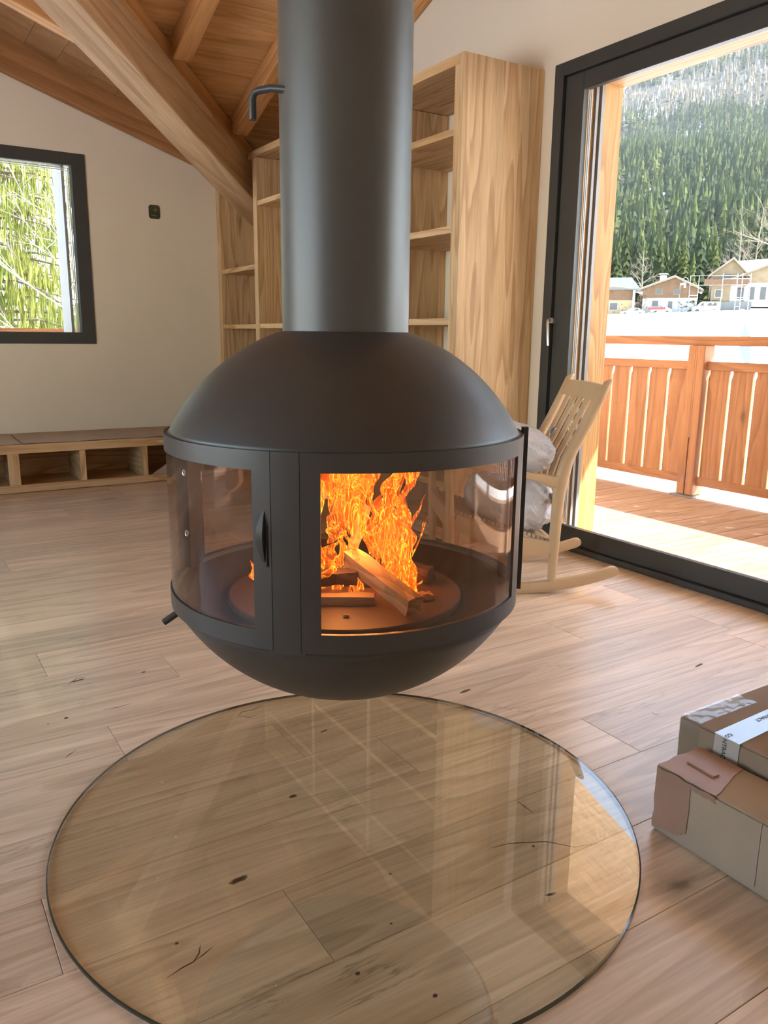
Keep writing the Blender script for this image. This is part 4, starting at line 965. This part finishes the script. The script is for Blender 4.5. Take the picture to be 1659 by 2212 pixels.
tree_things(0, 'spruce', 'dark green spruce at the foot of the forested mountain behind the chalets', 'spruces at the forest edge', [((p[0], p[1], p[2]-.5), h_) for D, p, h_, s_ in near], leafs, 1, .17)
def forest(name, lst, mats, label, rr, tiers=6):
    protos = [conifer(1, rr, tiers, 7, q+9) for q in range(5)]
    V, Fc, MI = [], [], []; b0 = 0
    for i, (D, p, h_, s_) in enumerate(lst):
        pv, pf = protos[i % 5]; a = i*1.7; ca, sa = math.cos(a), math.sin(a); A_ = np.array(pv)
        X_ = (A_[:, 0]*ca-A_[:, 1]*sa)*h_+p[0]; Y_ = (A_[:, 0]*sa+A_[:, 1]*ca)*h_+p[1]; Z_ = A_[:, 2]*h_+p[2]-1
        V.append(np.stack([X_, Y_, Z_], 1)); Fc.append(np.array(pf)+b0); b0 += len(pv); MI += [i*7919 % len(mats)]*len(pf)
    V = np.concatenate(V); Fc = np.concatenate(Fc)
    me = bpy.data.meshes.new(name); me.from_pydata(V.tolist(), [], Fc.tolist())
    for m in mats: me.materials.append(m)
    me.polygons.foreach_set('material_index', MI)
    o = bpy.data.objects.new(name, me); COL.objects.link(o); tag(o, label, 'forest', kind='stuff')
forest('spruce_forest', rest, leafs, 'dense green spruce forest covering the mountainside', .165)
forest('larch_forest', farp, [larchbare, plain('bare_larch_b', (.13, .12, .10), var=.3, scale=.3)], 'pale leafless larches high on the mountainside', .13, 3)
# ---------------------------------------------------------------- village, about 155 m out
ev = Vector((VY, -VX, 0)); dv = Vector((VX, VY, 0))
cream = plain('render_cream', (.30, .28, .25), var=.03); vwood = plain('village_wood', (.11, .06, .028), rough=.8, var=.2, scale=1.5)
vnew = plain('new_timber', (.17, .125, .07), rough=.8, var=.15, scale=1.2); vroof = plain('slate_roof', (.09, .11, .115), rough=.5, var=.1, scale=1); vdark = plain('window_dark', (.05, .05, .05), rough=.3)
vsnow = plain('roof_snow', (.86, .87, .9), var=.02)
def fr(c, s_, d_, z): return Vector(c)+ev*s_+dv*d_+Vector((0, 0, z))
def vbox(mb, c, s0, s1, d0, d1, z0, z1):
    p = [fr(c, s, d, z) for z in (z0, z1) for d in (d0, d1) for s in (s0, s1)]
    return mb.add(p, [(0, 1, 3, 2), (4, 6, 7, 5), (0, 4, 5, 1), (2, 3, 7, 6), (0, 2, 6, 4), (1, 5, 7, 3)])
def slab(mb, c, a, b_, d0, d1, th):
    """roof slab between (s,z) points a and b"""
    p = [fr(c, a[0], d0, a[1]), fr(c, b_[0], d0, b_[1]), fr(c, b_[0], d1, b_[1]), fr(c, a[0], d1, a[1])]
    return mb.prism(p, (0, 0, th))
def chalet(name, label, c, w_, hw, he, ha, depth, apex, gw, roofm, zs, wins, over=.9, chim=None, upper=vwood, lower=cream):
    o = thing(name, label, 'building', c)
    mb = MB(); vbox(mb, c, -w_/2, w_/2, 0, depth, -1.0, hw); mb.build('ground_floor_wall', lower, o)
    mb = MB(); mb.prism([fr(c, -w_/2, 0, hw), fr(c, w_/2, 0, hw), fr(c, w_/2, 0, he), fr(c, apex, 0, ha), fr(c, -w_/2, 0, he)], dv*depth); mb.build('gable_wall', upper, o)
    for sg in (-1, 1):
        mb = MB(); sl_ = (ha-he)/(abs(sg*w_/2-apex)); ex = sg*(w_/2+over)
        slab(mb, c, (apex, ha+.05), (ex, he-sl_*over+.05), -over, depth+over, .22); mb.build('roof_slope', roofm, o)
        mb = MB(); slab(mb, c, (apex, ha+.28), (ex*.98, he-sl_*over+.28), -over+.1, depth+over, .12)
        if zs: mb.build('roof_snow', vsnow, o)
        mb = MB(); mb.prism([fr(c, apex, -over-.06, ha+.30), fr(c, ex, -over-.06, he-sl_*over+.30), fr(c, ex, -over-.06, he-sl_*over+.0), fr(c, apex, -over-.06, ha+.0)], dv*.08); mb.build('barge_board', vnew, o)
    for (s0, s1, z0, z1) in wins:
        mb = MB(); vbox(mb, c, s0-.1, s1+.1, -.08, .0, z0-.1, z1+.1); fo_ = mb.build('window', vnew if z0 > hw else cream, o)
        mb = MB(); vbox(mb, c, s0, s1, -.12, -.085, z0, z1); mb.build('pane', vdark, fo_)
    if chim:
        mb = MB(); vbox(mb, c, chim-.6, chim+.6, depth*.35, depth*.35+1.0, ha-1.4, ha+.7); vbox(mb, c, chim-.8, chim+.8, depth*.35-.2, depth*.35+1.2, ha+.9, ha+1.05); vbox(mb, c, chim-.3, chim+.3, depth*.35+.3, depth*.35+.7, ha+.7, ha+.9); mb.build('chimney', cream, o)
    return o
D0 = 155
def at(px, py, D=D0):
    return place(px, py, D)
# middle chalet: facade from px 1403 to 1486
cA = at(1444, 676); cA.z = at(1444, 676).z
mpp = D0/F
h2c = chalet('chalet', 'brown timber chalet with white ground floor and snowy roof, middle of the village', cA, 9.2, 2.6, 4.1, 6.0, 9, .6, 0, vroof, True,
             [(-2.4, -1.4, 3.3, 4.1), (.6, 1.6, 3.25, 4.05), (-2.9, -1.9, 1.2, 2.1), (-.2, .5, .6, 2.0)], chim=-1.4)
mb = MB(); vbox(mb, cA, -3.6, -.6, -1.2, -.9, .55, .9); mb.build('red_banner', plain('red_banner', (.3, .04, .03)), h2c)
cB = at(1322, 684); h1c = chalet('chalet', 'chalet with a blue-grey slate roof at the left edge behind the post', cB, 7.0, 2.9, 4.6, 4.9, 8, 0, 0, vroof, False, [(-.5, .8, 1.2, 2.4)], lower=plain('yellow_render', (.28, .21, .10)), over=.8)
mb = MB(); slab(mb, cB, (-3.8, 6.7), (2.4, 6.7), 4.5, 4.6, .1)
mb = MB(); mb.prism([fr(cB, -3.8, -1, 4.7), fr(cB, 4.6, -1, 4.7), fr(cB, 2.7, 5, 7.0), fr(cB, -3.8, 5, 7.0)], (0, 0, .2)); mb.build('roof_slope', vroof, h1c)
mb = MB(); vbox(mb, cB, 3.4, 3.8, -1, -.6, -.6, 4.6); mb.build('corner_post', cream, h1c)
cC = at(1570, 652)
h3c = chalet('chalet', 'new timber chalet wrapped in scaffolding with a white roof', cC, 5.4, 2.9, 4.6, 7.0, 9, .4, 0, vnew, True, [(-1.0, .2, 3.4, 4.6), (1.2, 2.0, 3.2, 4.3), (-2.0, -.9, .8, 2.0), (1.5, 2.3, .9, 2.3)], over=.7, upper=vnew, lower=vnew)
mb = MB(); vbox(mb, cC, -4.0, 3.0, -1.6, 0, 2.75, 2.95); vbox(mb, cC, -4.0, 3.0, -1.6, -1.5, 2.95, 3.7); mb.build('balcony', vwood, h3c)
mb = MB(); vbox(mb, cC, -2.7, 3.9, -.4, 6, -1.9, .0); mb.build('concrete_base', plain('concrete', (.12, .12, .11)), h3c)
mb = MB(); mb.prism([fr(cC, 2.4, 2, 4.5), fr(cC, 11, 2, 7.6), fr(cC, 11, 9, 7.9), fr(cC, 1.0, 9, 7.3)], (0, 0, .2)); mb.build('roof_snow', vsnow, h3c)
cD = at(1640, 650); h4c = chalet('chalet', 'wide cream chalet with a rising timber eave right of the scaffolding', cD, 9.5, 3.0, 3.4, 6.4, 8, 2.5, 0, vnew, True, [(-3.6, -2.6, .3, 2.2), (-1.8, -.9, .2, 2.3), (.0, .9, .2, 2.3), (1.8, 2.8, 1, 2.4)], over=.6, upper=vnew, lower=cream)
# scaffolding
scf = thing('scaffolding', 'white steel scaffolding in front of the new timber chalet', 'scaffolding', cC)
for i, s_ in enumerate((-6.3, -4.9, -1.1, 1.2, 2.0, 3.3)):
    top = 4.6 if i > 1 else 4.3; bot = -1.9 if i > 1 else .2
    for d_ in (-2.4, -1.7): MB().tube([fr(cC, s_, d_, bot), fr(cC, s_, d_, top)], .022, 6).build('standard', vsnow, scf)
for z, s0, s1 in ((4.25, -6.3, 3.3), (2.7, -6.3, 3.3), (1.0, -6.3, -4.9), (.6, 1.2, 3.3), (-.9, 1.2, 2.0), (3.7, -1.1, 3.3)):
    MB().tube([fr(cC, s0, -2.4, z), fr(cC, s1, -2.4, z)], .02, 6).build('ledger', vsnow, scf)
# vehicles
def vehicle(name, label, cat, c, ln, hgt, van=False, col=(.8, .82, .85)):
    o = thing(name, label, cat, c); body = plain(name+'_paint', col, rough=.3, var=.02)
    if van: prof = [(-ln/2, .35), (-ln/2, .9), (-ln/2+.7, 1.15), (-ln/2+1.3, hgt-.1), (-ln/2+1.6, hgt), (ln/2-.1, hgt), (ln/2, hgt-.3), (ln/2, .35)]
    else: prof = [(-ln/2, .35), (-ln/2, .75), (-ln/2+1.1, .9), (-ln/2+1.8, hgt), (ln/2-1.2, hgt), (ln/2-.3, .95), (ln/2, .8), (ln/2, .35)]
    MB().prism([fr(c, s_, -.85, z) for s_, z in prof], dv*1.7).build('car_body', body, o)
    wz = (1.2, hgt-.2) if van else (.95, hgt-.08)
    for a, b_ in (((-ln/2+1.1, -ln/2+1.9), (-ln/2+2.2, -ln/2+3.2), (ln/2-1.4, ln/2-.4)) if van else ((-ln/2+1.6, -.1), (0, ln/2-1.1))):
        MB().prism([fr(c, a+(.25 if not van else .1), -.88, wz[0]), fr(c, b_, -.88, wz[0]), fr(c, b_-.1, -.88, wz[1]), fr(c, a+.5, -.88, wz[1])], dv*.02).build('side_window', vdark, o)
    for s_ in (-ln/2+.85, ln/2-.85):
        MB().prism([fr(c, s_+.33*math.cos(t), -.9, .33+.33*math.sin(t)) for t in [2*math.pi*i/14 for i in range(14)]], dv*.2).build('wheel', vdark, o)
vehicle('van', 'white van parked beside the dark hedge', 'van', at(1523, 676), 4.4, 1.9, True)
vehicle('car', 'white car parked in front of the slate roofed chalet', 'car', at(1366, 683), 4.3, 1.4)
vehicle('car', 'pale blue car parked behind the snow bank below the middle chalet', 'car', at(1428, 679), 3.6, 1.4, col=(.45, .55, .7))
cH = at(1464, 677)
def leafblob(name, label, cat, c, s0, s1, d0, d1, z0, z1, n, col, size=.35):
    rn = random.Random(int(abs(s0*100))+n); v, f = [], []
    for i in range(n):
        p = fr(c, rn.uniform(s0, s1), rn.uniform(d0, d1), rn.uniform(z0, z1)); b0 = len(v)
        a = Vector((rn.uniform(-1, 1), rn.uniform(-1, 1), rn.uniform(-1, 1))).normalized(); b_ = a.cross(Vector((.3, .2, 1))).normalized()
        v += [p, p+a*size, p+b_*size, p+(a+b_)*size*.6+Vector((0, 0, size*.5))]; f += [(b0, b0+1, b0+3, b0+2)]
    o = obj(name, v, f, plain(name+'_leaf', col, rough=.9, var=.3, scale=1), kind=None); tag(o, label, cat); return o
hg = leafblob('hedge', 'long dark green hedge behind the white van', 'hedge', cH, 0, 7.5, 0, 1.2, -.2, 2.2, 1400, (.035, .045, .015))
leafblob('shrub', 'brown leafless bushes beside the white parked car', 'shrub', at(1372, 676), -4, 2, 0, 1, 0, 1.6, 500, (.12, .085, .045), .25)
leafblob('shrub', 'small green fir bush in front of the middle chalet', 'shrub', at(1386, 680), -.9, .9, 0, 1, 0, 3.4, 400, (.06, .075, .02), .3)
# street lamp
cL = at(1464, 678); lt = thing('street_lamp', 'street lamp with a ring at its head in front of the middle chalet', 'street lamp', cL)
MB().tube([cL, cL+Vector((0, 0, 5.2))], .06, 8).build('pole', grey_pl, lt); c_ = fr(cL, .8, 0, 5.4)
MB().tube([fr(cL, .8+.45*math.cos(t), 0, 5.75+.45*math.sin(t)) for t in [2*math.pi*i/20 for i in range(21)]], .05, 6, cap=False).build('ring', grey_pl, lt)
MB().tube([fr(cL, 0, 0, 5.1), fr(cL, .8, 0, 5.2), fr(cL, .8, 0, 4.5)], .22, 8).build('lamp_head', vsnow, lt)
# snow lumps along the field edge
rn = random.Random(5)
for i in range(16):
    px = 1400+i*16+rn.uniform(-5, 5); c = at(px, 679-i*.55, 148); rr = rn.uniform(.25, .6)
    bm = bmesh.new(); bmesh.ops.create_icosphere(bm, subdivisions=2, radius=rr)
    for q in bm.verts: q.co = q.co*(1+.25*noise.noise(q.co*3+Vector((i, 0, 0)))); q.co.z *= .6
    bm.verts.index_update()
    o = obj('snow_heap', [q.co.copy()+c for q in bm.verts], [tuple(q.index for q in fc.verts) for fc in bm.faces], snow, smooth='all', origin=tuple(c)); bm.free()
    tag(o, 'small heap of snow at the far edge of the snow field', 'snow heap', 'snow heaps along the field edge')
# bare trees
def branches(mb, p, d, ln, r_, lev, rn, spread=.55, up_=.12, kids=(3, 4), n=5):
    pts = [Vector(p)]; dd = Vector(d).normalized()
    for i in range(3):
        dd = (dd+Vector((rn.uniform(-1, 1), rn.uniform(-1, 1), rn.uniform(-.6, 1)))*.13).normalized(); pts.append(pts[-1]+dd*ln/3)
    mb.tube(pts, [r_, r_*.85, r_*.7, r_*.5], n, cap=False)
    if lev <= 0: return
    for i in range(rn.randint(*kids)):
        t = rn.uniform(.35, 1.0); k = min(2, int(t*3)); q = pts[k].lerp(pts[k+1], t*3-k)
        nd = (dd+Vector((rn.uniform(-1, 1), rn.uniform(-1, 1), rn.uniform(-1, 1)))*spread*1.5+Vector((0, 0, up_))).normalized()
        branches(mb, q, nd, ln*rn.uniform(.5, .75), r_*.5, lev-1, rn, spread, up_, kids, max(3, n-1))
def baretree(name, label, base, h, r_, lev, seed, mat, kids=(3, 5)):
    rn = random.Random(seed); root = thing(name, label, 'tree', base)
    mb = MB(); b_ = Vector(base); top = b_+Vector((rn.uniform(-.05, .05)*h, rn.uniform(-.05, .05)*h, h))
    mb.tube([b_, b_.lerp(top, .3)+Vector((.02*h, 0, 0)), b_.lerp(top, .65), top], [r_, r_*.75, r_*.45, r_*.12], 7); mb.build('trunk', mat, root, smooth='all')
    mb = MB()
    for i in range(16):
        t = .25+.72*i/16; p = b_.lerp(top, t); a = i*2.4
        branches(mb, p, (math.cos(a), math.sin(a), .55), h*.34*(1.12-t), r_*.42*(1.1-t), lev, rn, kids=kids)
    mb.build('branches', mat, root, smooth='all')
palebark = plain('pale_bark', (.15, .125, .085), rough=.8, var=.2)
bT = at(1740, 760, 36); baretree('bare_tree', 'pale leafless tree at the right edge of the view, in front of the new chalets', (bT.x, bT.y, gz(bT.x, bT.y)), 8.6, .12, 3, 4, palebark, (3, 4))
bT = at(1383, 655, 185); baretree('bare_tree', 'small leafless tree left of the middle chalet', (bT.x, bT.y, bT.z-2), 13, .3, 2, 6, palebark)
bT = at(1500, 655, 160); baretree('bare_tree', 'bare branching shrub tree right of the middle chalet', (bT.x, bT.y, bT.z-1), 4.2, .12, 2, 9, palebark)
bT = at(1590, 640, 190); baretree('bare_tree', 'pinkish bare tree behind the scaffolded chalet', (bT.x, bT.y, bT.z-3), 17, .3, 2, 12, plain('pink_bark', (.13, .10, .08), var=.2))
bT = at(1615, 640, 192); baretree('bare_tree', 'tall bare tree behind the roof of the cream chalet', (bT.x, bT.y, bT.z-3), 20, .3, 2, 15, plain('pink_bark', (.13, .10, .08)))
# slatted garden fence in the snow
fe = thing('garden_fence', 'dark slatted garden fence standing in the snow below the balcony', 'fence', (20, 13, 0))
A_, B_ = Vector((25, 17.1, 0)), Vector((12.0, 8.2, 0))
fdk = plain('fence_slate', (.16, .18, .2), rough=.6)
for i in range(46):
    p = A_.lerp(B_, i/45)+Vector((0, -.3*math.sin(i/45*3.1), 0)); z0 = gz(p.x, p.y)-.05; hh = 1.0 if i > 3 else .7
    dd = (B_-A_).normalized(); MB().obox((p.x, p.y, z0+hh/2), dd, Vector((-dd.y, dd.x, 0)), (0, 0, 1), .035, .012, hh/2).build('fence_slat', fdk, fe)
# spruce and birch outside the back window
def drooping_spruce(base, h, r_, seed):
    root = thing('spruce', 'tall yellow-green spruce with drooping branches outside the left window', 'tree', base); rn = random.Random(seed); b_ = Vector(base)
    MB().tube([b_, b_+Vector((0, 0, h))], [.22, .04], 8).build('trunk', plain('spruce_bark', (.13, .1, .075), rough=.9), root)
    wood_ = MB(); v, f = [], []
    for i in range(230):
        t = (i+.5)/230; z = .9+t*(h-1.2); a = i*2.399; ln = r_*(1-t)**.75*rn.uniform(.75, 1.1)+.3
        d = Vector((math.cos(a), math.sin(a), 0)); pts = [b_+Vector((0, 0, z))+d*ln*q+Vector((0, 0, ln*(.10*q-.30*q*q))) for q in (0, .33, .66, 1)]
        wood_.tube(pts, [.035, .025, .015, .006], 4, cap=False)
        for j in range(int(ln*34)):
            q = rn.uniform(.15, 1)*3; k = min(2, int(q)); p = pts[k].lerp(pts[k+1], q-k); side = Vector((-d.y, d.x, 0))*rn.uniform(-.28, .28)*ln*.55
            p = p+side+Vector((0, 0, -abs(side.length)*.25)); L_ = rn.uniform(.16, .55); w_ = rn.uniform(.014, .032); b0 = len(v); an = rn.uniform(0, 3.14)
            e1 = Vector((math.cos(an), math.sin(an), 0)); tip = p+Vector((rn.uniform(-.06, .06), rn.uniform(-.06, .06), -L_))
            m_ = p.lerp(tip, .45)
            v += [p+Vector((0, 0, .02)), m_+e1*w_, m_-e1*w_, tip, m_+Vector((-e1.y, e1.x, 0))*w_]; f += [(b0, b0+1, b0+4), (b0, b0+4, b0+2), (b0+3, b0+4, b0+1), (b0+3, b0+2, b0+4)]
    wood_.build('branches', plain('spruce_bark', (.13, .1, .075)), root, smooth='all')
    lm, nt, out = newmat('sunny_needles'); df_ = N(nt, 'ShaderNodeBsdfDiffuse'); tl_ = N(nt, 'ShaderNodeBsdfTranslucent'); tcx = N(nt, 'ShaderNodeTexCoord'); nz = N(nt, 'ShaderNodeTexNoise'); nz.inputs['Scale'].default_value = 1.7
    L(nt, tcx.outputs['Object'], nz.inputs['Vector']); rp = ramp(nt, [(.35, (.12, .15, .04)), (.65, (.27, .28, .075))]); L(nt, nz.outputs['Fac'], rp.inputs[0])
    L(nt, rp.outputs[0], df_.inputs[0]); L(nt, rp.outputs[0], tl_.inputs[0]); mxl = N(nt, 'ShaderNodeMixShader'); mxl.inputs[0].default_value = .45; L(nt, df_.outputs[0], mxl.inputs[1]); L(nt, tl_.outputs[0], mxl.inputs[2]); L(nt, mxl.outputs[0], out.inputs[0])
    obj('needles', v, f, lm, root, origin=tuple(b_), kind='stuff')
drooping_spruce((2.2, 19.5, -1.2), 15, 4.2, 3)
baretree('birch', 'white leafless birch in front of the spruce outside the left window', (2.95, 14.6, -1.2), 6.6, .04, 3, 17, plain('birch_bark', (.42, .38, .31), rough=.8), (3, 4))
bl = MB().box(-30, 20, 44, 46, -1, 8).build('background_trees', leafs[1]) if False else None

# ================================================================== HAZE over the valley side
hm, nt, out = newmat('valley_haze'); vsn = N(nt, 'ShaderNodeVolumeScatter'); vsn.inputs['Color'].default_value = (.80, .90, 1, 1); vsn.inputs['Density'].default_value = .00013; vsn.inputs['Anisotropy'].default_value = .1
L(nt, vsn.outputs[0], out.inputs['Volume'])
hb = MB()
hb.prism([(VX*205+VY*q*.9, VY*205-VX*q*.9, -10) for q in (-220, 220)]+[(VX*1800+VY*q*.9, VY*1800-VX*q*.9, -10) for q in (1500, -1500)], (0, 0, 1100))
tag(hb.build('valley_haze', hm), 'thin bluish haze hanging over the forested mountainside', 'haze', kind='stuff')
